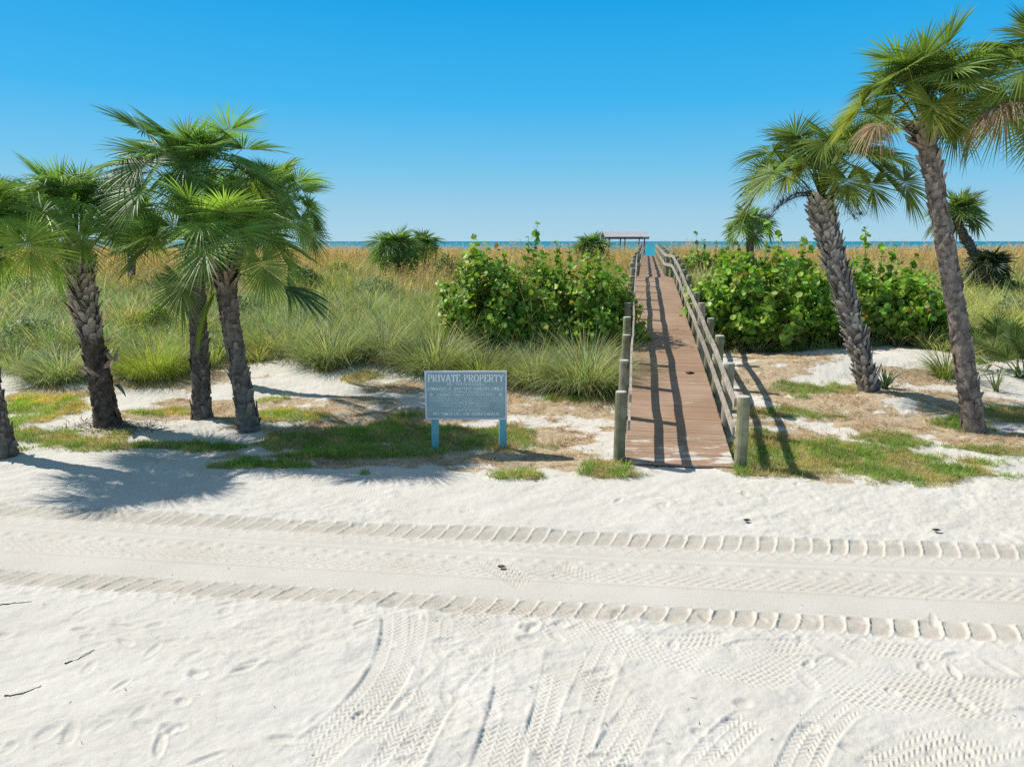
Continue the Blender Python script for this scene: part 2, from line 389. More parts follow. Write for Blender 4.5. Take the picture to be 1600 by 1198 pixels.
        pat = np.sin(2 * PI * k); pat = np.clip(pat * 1.6, -1, 1)
        groove = np.exp(-((np.abs(tn) - .36) / .07) ** 2)
        add[ii] = add[ii] * (1 - e) + e * (.0042 * pat * np.clip(.9 + 1.1 * fbm(xf[ii] / .25, yf[ii] / .25, 3, 19), .1, 1.2) - .008 + .005 * groove)
        keep[ii] = np.minimum(keep[ii], 1 - .75 * e)
        edge = np.exp(-((np.abs(tn) - 1.12) / .09) ** 2) * sstep(0, .2, s) * sstep(0, .2, L - s); add[ii] += .0035 * edge
    zf = z.ravel(); nf = noiseh.ravel(); zf[si] = zf[si] - nf[si] * (1 - keep) + add
    # footprints and scuffs
    for cx, cy, a, b, an, dp in FOOT:
        bb = np.nonzero((np.abs(xf - cx) < .4) & (np.abs(yf - cy) < .4))[0]
        if not len(bb): continue
        dx = xf[bb] - cx; dy = yf[bb] - cy; p_ = dx * math.cos(an) + dy * math.sin(an); q_ = -dx * math.sin(an) + dy * math.cos(an)
        r = np.sqrt((p_ / a) ** 2 + (q_ / b) ** 2)
        zf[si[bb]] += dp * (-.017 * (1 - sstep(.5, 1.05, r)) + .005 * np.exp(-((r - 1.25) / .22) ** 2))
    z = zf.reshape(z.shape)
    lit = litter_m(x, y) * (y > 10); turf = turf_m(x, y) * (y > 10); soil_shade = veg_m(x, y)
    z = z + .03 * turf + .02 * lit * (fbm(x / .2, y / .2, 3, 9))
    # keep the sheet under the boardwalk
    cx, cz = bw_xz(y); nb = np.abs(x - cx) < bw_hw(y) + .06
    z = np.where(nb & (y > 10.8) & (y < 69.5), np.minimum(z, cz - .06), z)
    return z, lit, turf, soil_shade, damp

rows = [-60, -30, -12, -4, 0, 1.6, 2.6]; yv = 3.2
while yv < 14.: rows.append(yv); yv += (yv * yv + 13) / 2491 * .72
while yv < 300: rows.append(yv); yv += (yv * yv + 13) / 2491 * (1.1 if yv < 30 else 1.8)
rows += [330, 420]
rows = np.array(rows)
tc = np.concatenate([-np.geomspace(6, .95, 26), np.linspace(-.93, .93, 1250), np.geomspace(.95, 6, 26)])
YY = np.repeat(rows[:, None], len(tc), 1); SC = np.where(rows > 3, rows + 1.2, 4.2 + np.abs(rows - 3))[:, None]
XX = tc[None] * SC
Z, lit, turf, soil_shade, damp = ground_fields(XX, YY)
nr, nc = XX.shape
i = np.arange(nr - 1)[:, None] * nc + np.arange(nc - 1)[None]
Q = np.stack([i, i + 1, i + nc + 1, i + nc], -1).reshape(-1, 4)
me = mesh_np('ground', np.stack([XX, YY, Z], -1), Q, M_sand, None, True, dict(litter=lit, turf=turf, soil_shade=soil_shade, damp=damp))
g = link('ground', me); g['kind'] = 'structure'; g['label'] = 'white beach sand with tractor tracks, turf patches and low dunes'

# sea
def sea_mat():
    m, nt, out = newmat('sea_water')
    gpos = N(nt, 'ShaderNodeNewGeometry'); mp = N(nt, 'ShaderNodeMapping'); mp.inputs['Scale'].default_value = (.15, .5, 1); nt.links.new(gpos.outputs['Position'], mp.inputs[0])
    sp = N(nt, 'ShaderNodeSeparateXYZ'); nt.links.new(gpos.outputs['Position'], sp.inputs[0])
    n1 = noise(nt, 1, 6, .6, mp.outputs[0]); n2 = noise(nt, .02, 3, .5, mp.outputs[0])
    c = mix(nt, (.02, .30, .34), (.008, .17, .26), ramp(nt, sp.outputs[1], 240, 1500))
    c = mix(nt, c, (.01, .22, .30), n2.outputs[0])
    foam = N(nt, 'ShaderNodeMath', operation='ADD'); nt.links.new(sp.outputs[1], foam.inputs[0])
    p = N(nt, 'ShaderNodeBsdfPrincipled'); nt.links.new(c, p.inputs['Base Color']); p.inputs['Roughness'].default_value = .45; p.inputs['Specular IOR Level'].default_value = .12
    nt.links.new(bump(nt, n1.outputs[0], .6, .4), p.inputs['Normal']); nt.links.new(p.outputs[0], out.inputs[0]); return m
ys = np.array([205, 300, 600, 2000, 8000, 40000.]); xs = np.array([-40000, -4000, -600, 0, 600, 4000, 40000.])
gx, gy = np.meshgrid(xs, ys); n = len(xs); i = (np.arange(len(ys) - 1)[:, None] * n + np.arange(n - 1)[None])
sea = link('sea', mesh_np('sea', np.stack([gx, gy, 0 * gx - 1.25], -1), np.stack([i, i + 1, i + n + 1, i + n], -1).reshape(-1, 4), sea_mat())); sea['kind'] = 'structure'; sea['label'] = 'turquoise sea reaching to the flat horizon'

# ------------------------------------------------------------------ boardwalk
bw = empty('boardwalk', (2.72, 10.75, 0), 'long brown plank boardwalk with round posts and double rails running to the sea', 'boardwalk')
yy = np.linspace(BW[0, 0], BW[-1, 0], 4000)
def bw_s():
    x, z = bw_xz(yy); zz = np.convolve(np.pad(z, 60, 'edge'), np.ones(121) / 121, 'valid'); xx = np.convolve(np.pad(x, 20, 'edge'), np.ones(41) / 41, 'valid')
    xx[:20] = x[:20]; xx[-20:] = x[-20:]; zz[:60] = zz[60] + (yy[:60] - yy[60]) * .11
    return xx, zz
bx, bz = bw_s()
arc = np.concatenate([[0], np.cumsum(np.hypot(np.diff(bx), np.diff(yy)))])
def bwp(s): return np.array([np.interp(s, arc, bx), np.interp(s, arc, yy), np.interp(s, arc, bz)])
def bwf(s):
    a, b = bwp(max(0, s - .15)), bwp(min(arc[-1], s + .15)); T = unit(b - a); R = unit(np.cross(T, (0, 0, 1))); return T, R, np.cross(R, T)
A = Acc(); s = .07; k = 0
while s < arc[-1]:
    c = bwp(s); T, R, U = bwf(s); hw = float(bw_hw(c[1])) + rng.uniform(-.006, .006); j = rng.uniform(-.0025, .0025)
    cc = np.array([.335, .213, .133]) * rng.uniform(.92, 1.07) * np.array([1, rng.uniform(.96, 1.04), rng.uniform(.94, 1.06)])
    box8(A, c + U * (-.019 + j), R * hw, T * .0678, U * .019, cc); s += .14; k += 1
part('deck', A, M_deck, bw)
# stringers
A = Acc()
ss = np.arange(.1, arc[-1], 1.)
for off in (-.7, 0, .7):
    P = np.array([bwp(a) + bwf(a)[1] * off for a in ss]) - np.array([0, 0, .12])
    for a, b in zip(P[:-1], P[1:]):
        T = unit(b - a); R = unit(np.cross(T, (0, 0, 1))); box8(A, (a + b) / 2, R * .022, T * np.linalg.norm(b - a) * .5, np.array([0, 0, .075]), (.16, .12, .08))
part('joist', A, M_wood, bw)
wood = np.array([.31, .27, .20]); woodg = np.array([.24, .23, .14])
def post_at(s, side, first=False):
    c = bwp(s); T, R, U = bwf(s); hw = float(bw_hw(c[1])); off = hw + .10
    p = c + R * side * off; g0 = float(hbase(p[0], p[1])) - .25
    top = c[2] + 1.14 + rng.uniform(-.03, .03) if not first else 1.2
    r = .098 * rng.uniform(.93, 1.07); lean = rng.uniform(-.015, .015, 2)
    zs = np.array([g0, g0 + .25, g0 + .5, (g0 + top) / 2, top - .03, top - .006, top]); rs = np.array([r, r, r * .99, r * .98, r * .96, r * .93, r * .86])
    P = np.stack([p[0] + lean[0] * (zs - g0), p[1] + lean[1] * (zs - g0), zs], -1)
    A = Acc(); base = (woodg if rng.random() < .7 else wood) * rng.uniform(.8, 1.15)
    C = np.stack([base * .8, base * .9, base, base, base * 1.05, base * 1.5, np.array([.50, .47, .42])])
    tube(A, P, rs, C, 14)
    part('post', A, M_wood, bw, False)
    return p + R * (-side) * .10, c
sp = []
s = .12
while s < arc[-1] - .2 and len(sp) < 32:
    sp.append(s); s += 1.93
for side in (-1, 1):
    for q, s in enumerate(sp): post_at(s, side, q == 0)
# rails: two weathered boards on the inner faces of the posts
for side in (-1, 1):
    for nm, hh in (('top_rail', 1.02), ('middle_rail', .56)):
        A = Acc(); pr = None
        for q in range(len(sp) - 1):
            s0, s1 = sp[q], sp[q + 1]; m = 6
            for e in range(m):
                a, b = s0 + (s1 - s0) * e / m, s0 + (s1 - s0) * (e + 1) / m
                def pt(a_):
                    c = bwp(a_); T, R, U = bwf(a_); hw = float(bw_hw(c[1]))
                    w = .012 * math.sin(a_ * 1.1 + hh * 5) * (1 if side < 0 else .3) + (.008 * math.sin(a_ * 2.7) if side < 0 else .01)
                    sag = .012 * math.sin(a_ * 1.7 + hh * 9) + (.006 * math.sin(a_ * 4.1) if side < 0 else 0)
                    return c + R * side * (hw - .045 + w * .5) + np.array([0, 0, hh + sag])
                p0, p1 = pt(a), pt(b); T = unit(p1 - p0); R = unit(np.cross(T, (0, 0, 1)))
                jj = (q // 2) % 2 * .008
                t = np.array([.36, .32, .27]) * (.85 + .3 * _hash(np.array([q // 2]), np.array([side + 3]), 5)[0])
                V0 = [p0 - R * .02, p0 + R * .02]; 
                hz = np.array([0, 0, .068])
                off = R * side * -jj
                V = [p0 - R * .02 - hz + off, p1 - R * .02 - hz + off, p1 + R * .02 - hz + off, p0 + R * .02 - hz + off, p0 - R * .02 + hz + off, p1 - R * .02 + hz + off, p1 + R * .02 + hz + off, p0 + R * .02 + hz + off]
                A.add(V, BOXQ[:, ::-1] if False else BOXQ, t)
        part(nm, A, M_wood, bw)

# ------------------------------------------------------------------ pavilion at the far end
pv = W(975, 399, 76); px_, py_ = pv[0], pv[1]; zb = 4.02 - 2.95 + .02
pav = empty('beach_pavilion', (px_, py_, zb), 'small open beach shelter with grey pitched roof at the sea end of the boardwalk', 'pavilion')
def roofquads(A, x0, x1, y0, y1, ze, zr, ov, th, C):
    ym = (y0 + y1) / 2
    for (ya, za, yb, zb_) in ((y0, ze, ym, zr), (ym, zr, y1, ze)):
        n = unit(np.array([0, -(zb_ - za), (yb - ya)])); c = np.array([(x0 + x1) / 2, (ya + yb) / 2, (za + zb_) / 2])
        box8(A, c, (np.array([(x1 - x0) / 2, 0, 0])), np.array([0, (yb - ya) / 2, (zb_ - za) / 2]), n * th, C)
A = Acc(); roofquads(A, px_ - 2.4, px_ + 2.4, py_ - 1.9, py_ + 1.9, zb + 2.95, zb + 3.55, 0, .03, (.46, .44, .45)); rf = part('roof', A, M_roof, pav)
for yo in (-1.75, 1.75):
    A = Acc(); box8(A, (px_, py_ + yo, zb + 2.82), (2.35, 0, 0), (0, .05, 0), (0, 0, .08), (.10, .11, .12)); part('beam', A, M_wood, pav)
for xo in (-1.9, -.2, 1.9):
    for yo in (-1.6, 1.6):
        A = Acc(); box8(A, (px_ + xo, py_ + yo, zb + 1.25), (.06, 0, 0), (0, .06, 0), (0, 0, 1.5), (.12, .13, .14)); part('column', A, M_wood, pav)
A = Acc(); box8(A, (px_, py_ - .2, zb + .45), (1.0, 0, 0), (0, .2, 0), (0, 0, .05), (.3, .24, .18))
for xo in (-.8, .8): box8(A, (px_ + xo, py_ - .2, zb + .2), (.05, 0, 0), (0, .18, 0), (0, 0, .198), (.25, .2, .15))
part('bench', A, M_wood, pav)

# ------------------------------------------------------------------ sign
dS = 12.18; c0 = W(728.5, 703, dS)
ys_ = c0[1]; xL = (665 - 800) / F * 12.05; xR = (792 - 800) / F * 12.05; zT = 1.42; zB = .56; zg = float(hbase(-.8, ys_))
sign = empty('property_sign', ((xL + xR) / 2, ys_, 0), 'grey-blue private property notice board on two turquoise posts by the boardwalk', 'sign')
A = Acc(); xm, zm = (xL + xR) / 2, (zT + zB) / 2; hx, hz_ = (xR - xL) / 2, (zT - zB) / 2
box8(A, (xm, ys_, zm), (hx - .03, 0, 0), (0, .012, 0), (0, 0, hz_ - .03), (.30, .43, .445)); bd = part('board', A, M_paint, sign)
A = Acc(); fc = (.62, .65, .72)
for s_ in (-1, 1):
    box8(A, (xm, ys_ - .004, zm + s_ * (hz_ - .015)), (hx, 0, 0), (0, .020, 0), (0, 0, .015), fc)
    box8(A, (xm + s_ * (hx - .015), ys_ - .004, zm), (.015, 0, 0), (0, .0195, 0), (0, 0, hz_ - .0301), fc)
    for t_ in (-1, 1):   # rounded inner corners
        cx_, cz_ = xm + s_ * (hx - .029), zm + t_ * (hz_ - .029); a = np.linspace(0, PI / 2, 6)
        arcp = [(cx_ - s_ * .05 * (1 - math.sin(q)), cz_ - t_ * .05 * (1 - math.cos(q))) for q in a]
        V = [(cx_, ys_ - .0145, cz_)] + [(u, ys_ - .0145, v) for u, v in arcp]
        A.add(V, np.array([(0, q, q + 1) for q in range(1, 6)]), fc)
part('frame', A, M_paint, sign)
for xo, tw in ((679 - 728.5, 0), (785 - 728.5, .25)):
    A = Acc(); x_ = xm + xo / F * 12.1; c_, s_ = math.cos(tw), math.sin(tw)
    box8(A, (x_, ys_ + .075, .62), (.062 * c_, .062 * s_, 0), (-.05 * s_, .05 * c_, 0), (0, 0, .75), (.17, .43, .49)); part('leg', A, M_paint, sign)
GL = {}
def arc_(cx, cy, rx, ry, a0, a1, n=9): return [(cx + rx * math.cos(math.radians(a0 + (a1 - a0) * k / n)), cy + ry * math.sin(math.radians(a0 + (a1 - a0) * k / n))) for k in range(n + 1)]
L_ = lambda *p: list(p)
GL['I'] = (.4, [L_((.2, 0), (.2, 1))]); GL['P'] = (.72, [L_((.15, 0), (.15, 1)), L_((.15, 1), (.4, 1)) + arc_(.4, .74, .26, .26, 90, -90) + [(.15, .48)]])
GL['R'] = (.8, [GL['P'][1][0], GL['P'][1][1], L_((.38, .48), (.74, 0))]); GL['V'] = (.8, [L_((.05, 1), (.4, 0)), L_((.4, 0), (.75, 1))])
GL['A'] = (.8, [L_((.05, 0), (.4, 1)), L_((.4, 1), (.75, 0)), L_((.2, .36), (.6, .36))]); GL['T'] = (.74, [L_((.37, 0), (.37, 1)), L_((.04, .98), (.7, .98)), L_((.05, .98), (.05, .8)), L_((.69, .98), (.69, .8))])
GL['E'] = (.7, [L_((.15, 0), (.15, 1)), L_((.15, .98), (.62, .98)), L_((.15, .52), (.5, .52)), L_((.15, .02), (.64, .02)), L_((.62, .98), (.62, .82)), L_((.64, .02), (.64, .2))])
GL['F'] = (.66, [GL['E'][1][0], GL['E'][1][1], GL['E'][1][2], GL['E'][1][4]]); GL['L'] = (.66, [GL['E'][1][0], GL['E'][1][3], GL['E'][1][5]])
GL['O'] = (.86, [arc_(.43, .5, .35, .5, 0, 360, 18)]); GL['C'] = (.8, [arc_(.45, .5, .36, .5, 50, 310, 14)]); GL['G'] = (.84, [arc_(.45, .5, .36, .5, 50, 320, 14), L_((.74, .02), (.74, .42)), L_((.55, .42), (.8, .42))])
GL['Y'] = (.78, [L_((.05, 1), (.39, .5)), L_((.39, .5), (.73, 1)), L_((.39, 0), (.39, .5))]); GL['N'] = (.86, [L_((.15, 0), (.15, 1)), L_((.15, 1), (.7, 0)), L_((.7, 0), (.7, 1))])
GL['S'] = (.66, [arc_(.34, .74, .24, .26, 40, 250, 9) + arc_(.34, .26, .26, .26, 80, -140, 9)]); GL['W'] = (1.1, [L_((.04, 1), (.3, 0)), L_((.3, 0), (.54, .95)), L_((.54, .95), (.8, 0)), L_((.8, 0), (1.06, 1))])
GL['D'] = (.84, [L_((.15, 0), (.15, 1)), L_((.15, 1), (.38, 1)) + arc_(.38, .5, .36, .5, 90, -90) + [(.15, 0)]]); GL['U'] = (.84, [L_((.15, 1), (.15, .3)) + arc_(.42, .3, .27, .3, 180, 360) + [(.69, 1)]])
GL['B'] = (.76, [GL['P'][1][0], GL['P'][1][1], L_((.15, .5), (.4, .5)) + arc_(.4, .25, .28, .25, 90, -90) + [(.15, 0)]]); GL['M'] = (1., [L_((.14, 0), (.14, 1)), L_((.14, 1), (.5, .1)), L_((.5, .1), (.86, 1)), L_((.86, 1), (.86, 0))])
GL['K'] = (.82, [L_((.15, 0), (.15, 1)), L_((.68, 1), (.17, .42)), L_((.34, .6), (.76, 0))]); GL['H'] = (.86, [L_((.15, 0), (.15, 1)), L_((.7, 0), (.7, 1)), L_((.15, .52), (.7, .52))])
GL['&'] = (.9, [arc_(.38, .76, .2, .24, -40, 220, 10) + [(.72, 0)], arc_(.38, .26, .3, .26, 130, 380, 10)]); GL['-'] = (.4, [L_((.05, .45), (.35, .45))]); GL[' '] = (.4, [])
_bk = 0
LT = Acc(); lc = np.array([.88, .92, .93]); yl = ys_ - .0165
def bar(a, b, w, c):
    a = np.array(a); b = np.array(b); d = unit(b - a); n = np.array([-d[1], d[0]]) * w / 2; e = d * w * .25
    V = [(*(a - n - e), 0), (*(b - n + e), 0), (*(b + n + e), 0), (*(a + n - e), 0)]
    global _bk; _bk = (_bk + 1) % 97; V = [(v[0], yl - _bk * .00002, v[1]) for v in V]; LT.add(V, np.array([(0, 1, 2, 3)]), c)
def text(s, zc, h, width, c, bold=1.):
    tot = sum(GL[ch][0] + .1 for ch in s) - .1; kx = width / tot; x0 = xm - width / 2; z0 = zc - h / 2
    for ch in s:
        wd, st = GL[ch]
        for pl in st:
            for a, b in zip(pl[:-1], pl[1:]):
                A0 = (x0 + a[0] * kx, z0 + a[1] * h); B0 = (x0 + b[0] * kx, z0 + b[1] * h)
                vert = abs(B0[1] - A0[1]) / (math.hypot(B0[0] - A0[0], B0[1] - A0[1]) + 1e-9)
                bar(A0, B0, h * bold * (.07 + .10 * vert ** 2), c)
            if len(pl) == 2 and abs(pl[0][1] - pl[1][1]) > .6:
                for a in pl:
                    if a[1] in (0, 1): bar((x0 + (a[0] - .13) * kx, z0 + a[1] * h), (x0 + (a[0] + .13) * kx, z0 + a[1] * h), h * .06, c)
        x0 += (wd + .1) * kx
def zpx(py): return zT - (py - 578) / 78 * (zT - zB)
wx = lambda a: a / 127 * (xR - xL)
text('PRIVATE PROPERTY', zpx(589.3), .118, wx(117), lc, 1.15); text('NO TRESPASSING', zpx(598.8), .044, wx(58), lc * .95, 1.2)
text('OWNERS & INVITED GUESTS ONLY', zpx(606.3), .050, wx(116), lc * .95, 1.3); text('LEAVE ONLY FOOTPRINTS', zpx(615.5), .042, wx(88), lc * .95, 1.2)
text('PERSONAL PROPERTY LEFT ON THE BEACH', zpx(621), .030, wx(115), lc * .85, 1.2); text('OVERNIGHT WILL BE THROWN AWAY OR REMOVED', zpx(625.3), .028, wx(115), lc * .85, 1.2)
text('E-BIKES AND OTHER VEHICLES', zpx(633.2), .034, wx(73), lc * .85, 1.2); text('MUST BE WALKED', zpx(637.6), .030, wx(43), lc * .85, 1.2)
text('NO SMOKING ON BOARDWALK', zpx(646.5), .052, wx(103), lc * .97, 1.3)
for py in (611, 629, 641):
    z_ = zpx(py)
    for s_ in (-1, 1):
        for k in range(6): bar((xm + s_ * (wx(4) + k * wx(7)), z_), (xm + s_ * (wx(4) + (k + 1) * wx(7) - .001), z_), .012 * (1 - k / 6.5), lc * (1 - .06 * k))
    bar((xm - .008, z_), (xm + .008, z_), .02, lc)
for s_ in (-1, 1):
    cx_ = xm + s_ * wx(54); z_ = zpx(615.5)
    pts_ = [(cx_ + .022 * math.cos(a), z_ + .024 * math.sin(a)) for a in np.linspace(0, 2 * PI, 9)]
    for a, b in zip(pts_[:-1], pts_[1:]): bar(a, b, .009, lc * .9)
    bar((cx_ - .012, z_ - .012), (cx_ + .012, z_ + .012), .01, lc * .9)
part('lettering', LT, M_paint, bd)
for x_ in (-.45, .45):
    for z_ in (.37, -.37):
        A = Acc(); P = np.array([[xm + x_ * 1.22, ys_ - .014, zm + z_], [xm + x_ * 1.22, ys_ - .024, zm + z_]]); tube(A, P, .010, (.25, .3, .33), 8); part('bolt', A, M_paint, sign)

# ------------------------------------------------------------------ palms
def frond(AL, AP, o, az, el, Lp, R, S, col, sag=.25, droop=.4, K=5, spread=2.05, fold=.35, roll=0., wmax=.026, pc=None, pitch=0.):
    up = np.array([0, 0, 1.]); h = np.array([math.cos(az), math.sin(az), 0])
    d0 = h * math.cos(el) + up * math.sin(el)
    t = np.linspace(0, 1, 6)[:, None]
    pet = o + d0 * Lp * t - up * sag * Lp * t ** 2
    d = unit(d0 - 2 * sag * up); s = np.array([-math.sin(az), math.cos(az), 0]); s = unit(s - d * s.dot(d)); n = np.cross(d, s)
    if n[2] < 0 and abs(el) < 1.3: n = -n
    be = pitch; d, n = d * math.cos(be) - n * math.sin(be), n * math.cos(be) + d * math.sin(be)
    s2 = s * math.cos(roll) + n * math.sin(roll); n = n * math.cos(roll) - s * math.sin(roll); s = s2
    # petiole: flat tapering strip with thickness
    w = np.linspace(.028, .013, 6); pc = np.array(col) * np.array([1.5, 1.35, 1.1]) if pc is None else pc
    tri_ = np.stack([pet - s * w[:, None], pet + s * w[:, None], pet - n * w[:, None] * .9], 1)
    b = np.arange(5)[:, None] * 3; j = np.arange(3)[None]; j2 = (j + 1) % 3
    AP.add(tri_, np.stack([b + j, b + j2, b + 3 + j2, b + 3 + j], -1).reshape(-1, 4), np.tile(pc, (18, 1)))
    ph = np.linspace(-spread, spread, S) + rng.uniform(-.02, .02, S)
    L = R * (.86 + .14 * np.cos(ph * .8)) * rng.uniform(.84, 1.08, S) * np.where(rng.random(S) < .04, .55, 1)
    dr = np.cos(ph)[:, None] * d + np.sin(ph)[:, None] * s + n * (fold * np.abs(np.sin(ph)))[:, None]; dr = unit(dr)
    st = pet[-1] + d * (.22 * R * np.clip(np.cos(ph), 0, 1))[:, None] - n * (.03 * R * np.clip(np.cos(ph), 0, 1) ** 2)[:, None]
    r = np.linspace(0, 1, K + 1)
    dn = droop * rng.uniform(.6, 1.5, S)
    pos = st[:, None] + dr[:, None] * (L[:, None] * r[None])[..., None] - up * (dn[:, None] * L[:, None] * r[None] ** 2.4)[..., None] - n * (.06 * R * r[None] ** 2 * np.clip(np.cos(ph), 0, 1)[:, None])[..., None]
    dphi = 2 * spread / S
    wv = np.minimum(dphi * (L[:, None] * r[None]) * .62 + .004, wmax) * np.where(r < .45, 1, np.clip(1.05 - (r - .45) / .55, .05, 1))[None]
    nn = unit(np.cross(np.cross(dr, n), dr)); a = unit(np.cross(dr, nn)); tw = rng.uniform(-.95, .95, S)[:, None]
    a, nn = a * np.cos(tw) + nn * np.sin(tw), nn * np.cos(tw) - a * np.sin(tw)
    V = np.stack([pos - a[:, None] * wv[..., None], pos + nn[:, None] * (wv * .55)[..., None], pos + a[:, None] * wv[..., None]], 2)
    cc = np.array(col)[None, None] * rng.uniform(.8, 1.2, S)[:, None, None] * np.ones((S, K + 1, 1))
    yel = (1 - r[None]) ** 3 * .35; cc = cc * (1 - yel[..., None]) + np.array([.20, .22, .045]) * yel[..., None]
    tipb = np.clip((r - .8) / .2, 0, 1)[None, :, None] * rng.uniform(0, .6, S)[:, None, None]; cc = cc * (1 - tipb) + np.array([.16, .13, .06]) * tipb
    b = (np.arange(S)[:, None] * (K + 1) + np.arange(K)[None]) * 3
    Q = np.concatenate([np.stack([b, b + 1, b + 4, b + 3], -1).reshape(-1, 4), np.stack([b + 1, b + 2, b + 5, b + 4], -1).reshape(-1, 4)])
    AL.add(V, Q, np.repeat(cc[:, :, None], 3, 2).reshape(-1, 3))

def palm(label, path, r0, r1, R, nf, col, Lp=.85, elmin=-.55, boots=None, S=56, K=5, dead=0, stalks=0, ring=.014, droop=.10, azlim=None, seed=0, bark=(.20, .155, .125), bootc=(.27, .215, .17), group='cabbage palms around the boardwalk', extraF=(), deadaz=None, wm=.0165, debris=False):
    global rng
    rng = np.random.default_rng(100 + seed)
    P = np.asarray(path, float)
    t = np.linspace(0, 1, len(P)); tt = np.linspace(0, 1, 70); deg = min(len(P) - 1, 3)
    C = np.stack([np.polyval(np.polyfit(t, P[:, i], deg), tt) for i in range(3)], -1)
    C[0, 2] -= .15
    root = empty('cabbage_palm', P[0], label, 'palm tree', group)
    L = np.linalg.norm(np.diff(C, axis=0), axis=1).sum()
    rad = r0 + (r1 - r0) * sstep(0, 1, tt) + .35 * r0 * np.exp(-tt * L / .25)
    n = 26; ang = np.arange(n) / n * 2 * PI
    disp_k = -.004; T_, A_ = np.meshgrid(tt * L, ang, indexing='ij')
    disp = ring * (np.sin(2 * PI * T_ / .11 + 1.5 * fbm(T_, np.cos(A_) * 2, 2, seed)) * .5 + 2.2 * fbm(np.cos(A_) * 2.5 + T_ * 1.2, np.sin(A_) * 2.5 + T_ * 5, 3, seed + 4))
    cc = np.array(bark)[None, None] * (1 + .45 * fbm(np.cos(A_) * 3 + T_, np.sin(A_) * 3 + T_ * 7, 3, seed + 9))[..., None]
    A = Acc(); tube(A, C, rad, cc, n, True, disp); tr = part('trunk', A, M_bark, root, True)
    top = C[-1]; Tt = unit(C[-1] - C[-3])
    if boots:
        A = Acc()
        for (b0, b1, den, flare) in [(.0, boots[0][0] if boots[0][0] > .1 else .0, 75, -.04)] + list(boots):
            m = int((b1 - b0) * L * den) if b1 > b0 else 0
            for k in range(m):
                if rng.random() < (.45 if flare < 0 else .15): continue
                f = b0 + (b1 - b0) * (k + rng.uniform(0, .6)) / m; c = np.array([np.interp(f, tt, C[:, q]) for q in range(3)]); rr_ = np.interp(f, tt, rad)
                T = unit(np.array([np.interp(min(1, f + .02), tt, C[:, q]) - np.interp(f - .02, tt, C[:, q]) for q in range(3)]))
                a = k * 2.39996 + rng.uniform(-.2, .2); N0 = unit(np.cross(T, (0.3, 1, 0))); B0 = np.cross(T, N0); out = N0 * math.cos(a) + B0 * math.sin(a); sd = np.cross(T, out)
                ln = rng.uniform(.15, .27) * (1 + .4 * flare); w = rng.uniform(.045, .08); th = .02
                skew = sd * rng.uniform(-.75, .75); ln *= rng.uniform(.7, 1.35)
                dirn = unit(T + out * (flare + rng.uniform(-.08, .15)) + skew)
                base = c + out * (rr_ * (.94 if flare > 0 else 1.0) + disp_k); tip = base + dirn * ln; mid = base + dirn * ln * .5 - out * .01
                bc = (np.array(bootc) if flare > 0 else np.array(bark) * 1.15) * rng.uniform(.6, 1.3); nrm = unit(np.cross(dirn, sd))
                V = []; Cc = []
                for p_, wk, tk, q in ((base, w, th * 1.4, .55), (mid, w * .82, th, .9), (tip, w * .5, th * .6, 1.35)):
                    V += [p_ - sd * wk, p_ - nrm * tk * 0 + out * tk, p_ + sd * wk, p_ - out * tk]; Cc += [bc * q] * 4
                Q = []
                for e in (0, 4):
                    for j in range(4): Q.append((e + j, e + (j + 1) % 4, e + 4 + (j + 1) % 4, e + 4 + j))
                Q.append((8, 9, 10, 11)); A.add(V, np.array(Q), Cc)
        if A.n: part('leaf_boots', A, M_bark, tr)
    AL, AP = Acc(), Acc()
    for k in range(nf):
        f = (k + .5) / nf
        az = k * 2.39996 + rng.uniform(-.3, .3); el = math.radians(84) * (1 - f) ** .8 + elmin * f + rng.uniform(-.12, .12)
        sc = rng.uniform(.9, 1.06) * (.8 + .2 * min(1, f * 4))
        c = np.array(col) * rng.uniform(.6, 1.4) * (np.array([1.3, 1.15, 1]) if rng.random() < .25 else 1)
        if f > .85: c = c * np.array([1.35, 1.1, .9])
        frond(AL, AP, top + Tt * rng.uniform(-.15, .12) , az, el, Lp * sc * rng.uniform(.9, 1.06), R * sc, S, c, rng.uniform(.05, .25), droop * (rng.uniform(.4, 1.4) if rng.random() < .88 else rng.uniform(2.0, 3.5)), K, rng.uniform(2.3, 2.85), rng.uniform(.05, .35), rng.uniform(-.5, .5), wm, pitch=rng.uniform(.1, .6) + .85 * f)
    for az, el, lp, r_, c in extraF: frond(AL, AP, top, az, el, lp, r_, S, c, .15, .3, K, 1.0, .2, 0, wm * 1.2)
    V, Qs, Cl = AL.done(); AL2 = Acc(); AL2.add(V, Qs, Cl); V, Qs, Cl = AP.done(); AL2.add(V, Qs, Cl)
    part('crown', AL2, M_palm, root, True)
    for k in range(dead):
        AD, AQ = Acc(), Acc(); az = (deadaz if deadaz is not None else 0) + rng.uniform(-.7, .7) if deadaz is not None else rng.uniform(0, 2 * PI)
        frond(AD, AQ, top - Tt * .1, az, rng.uniform(.1, .4), Lp * 1.05, R * .62, S, np.array([.40, .27, .17]) * rng.uniform(.8, 1.2), .3, .9, K, 1.7, .1, rng.uniform(-.5, .5), wm * .9, pc=np.array([.25, .18, .1]))
        V, Qs, Cl = AQ.done(); AD.add(V, Qs, Cl); part('dead_frond', AD, M_dead, root, True)
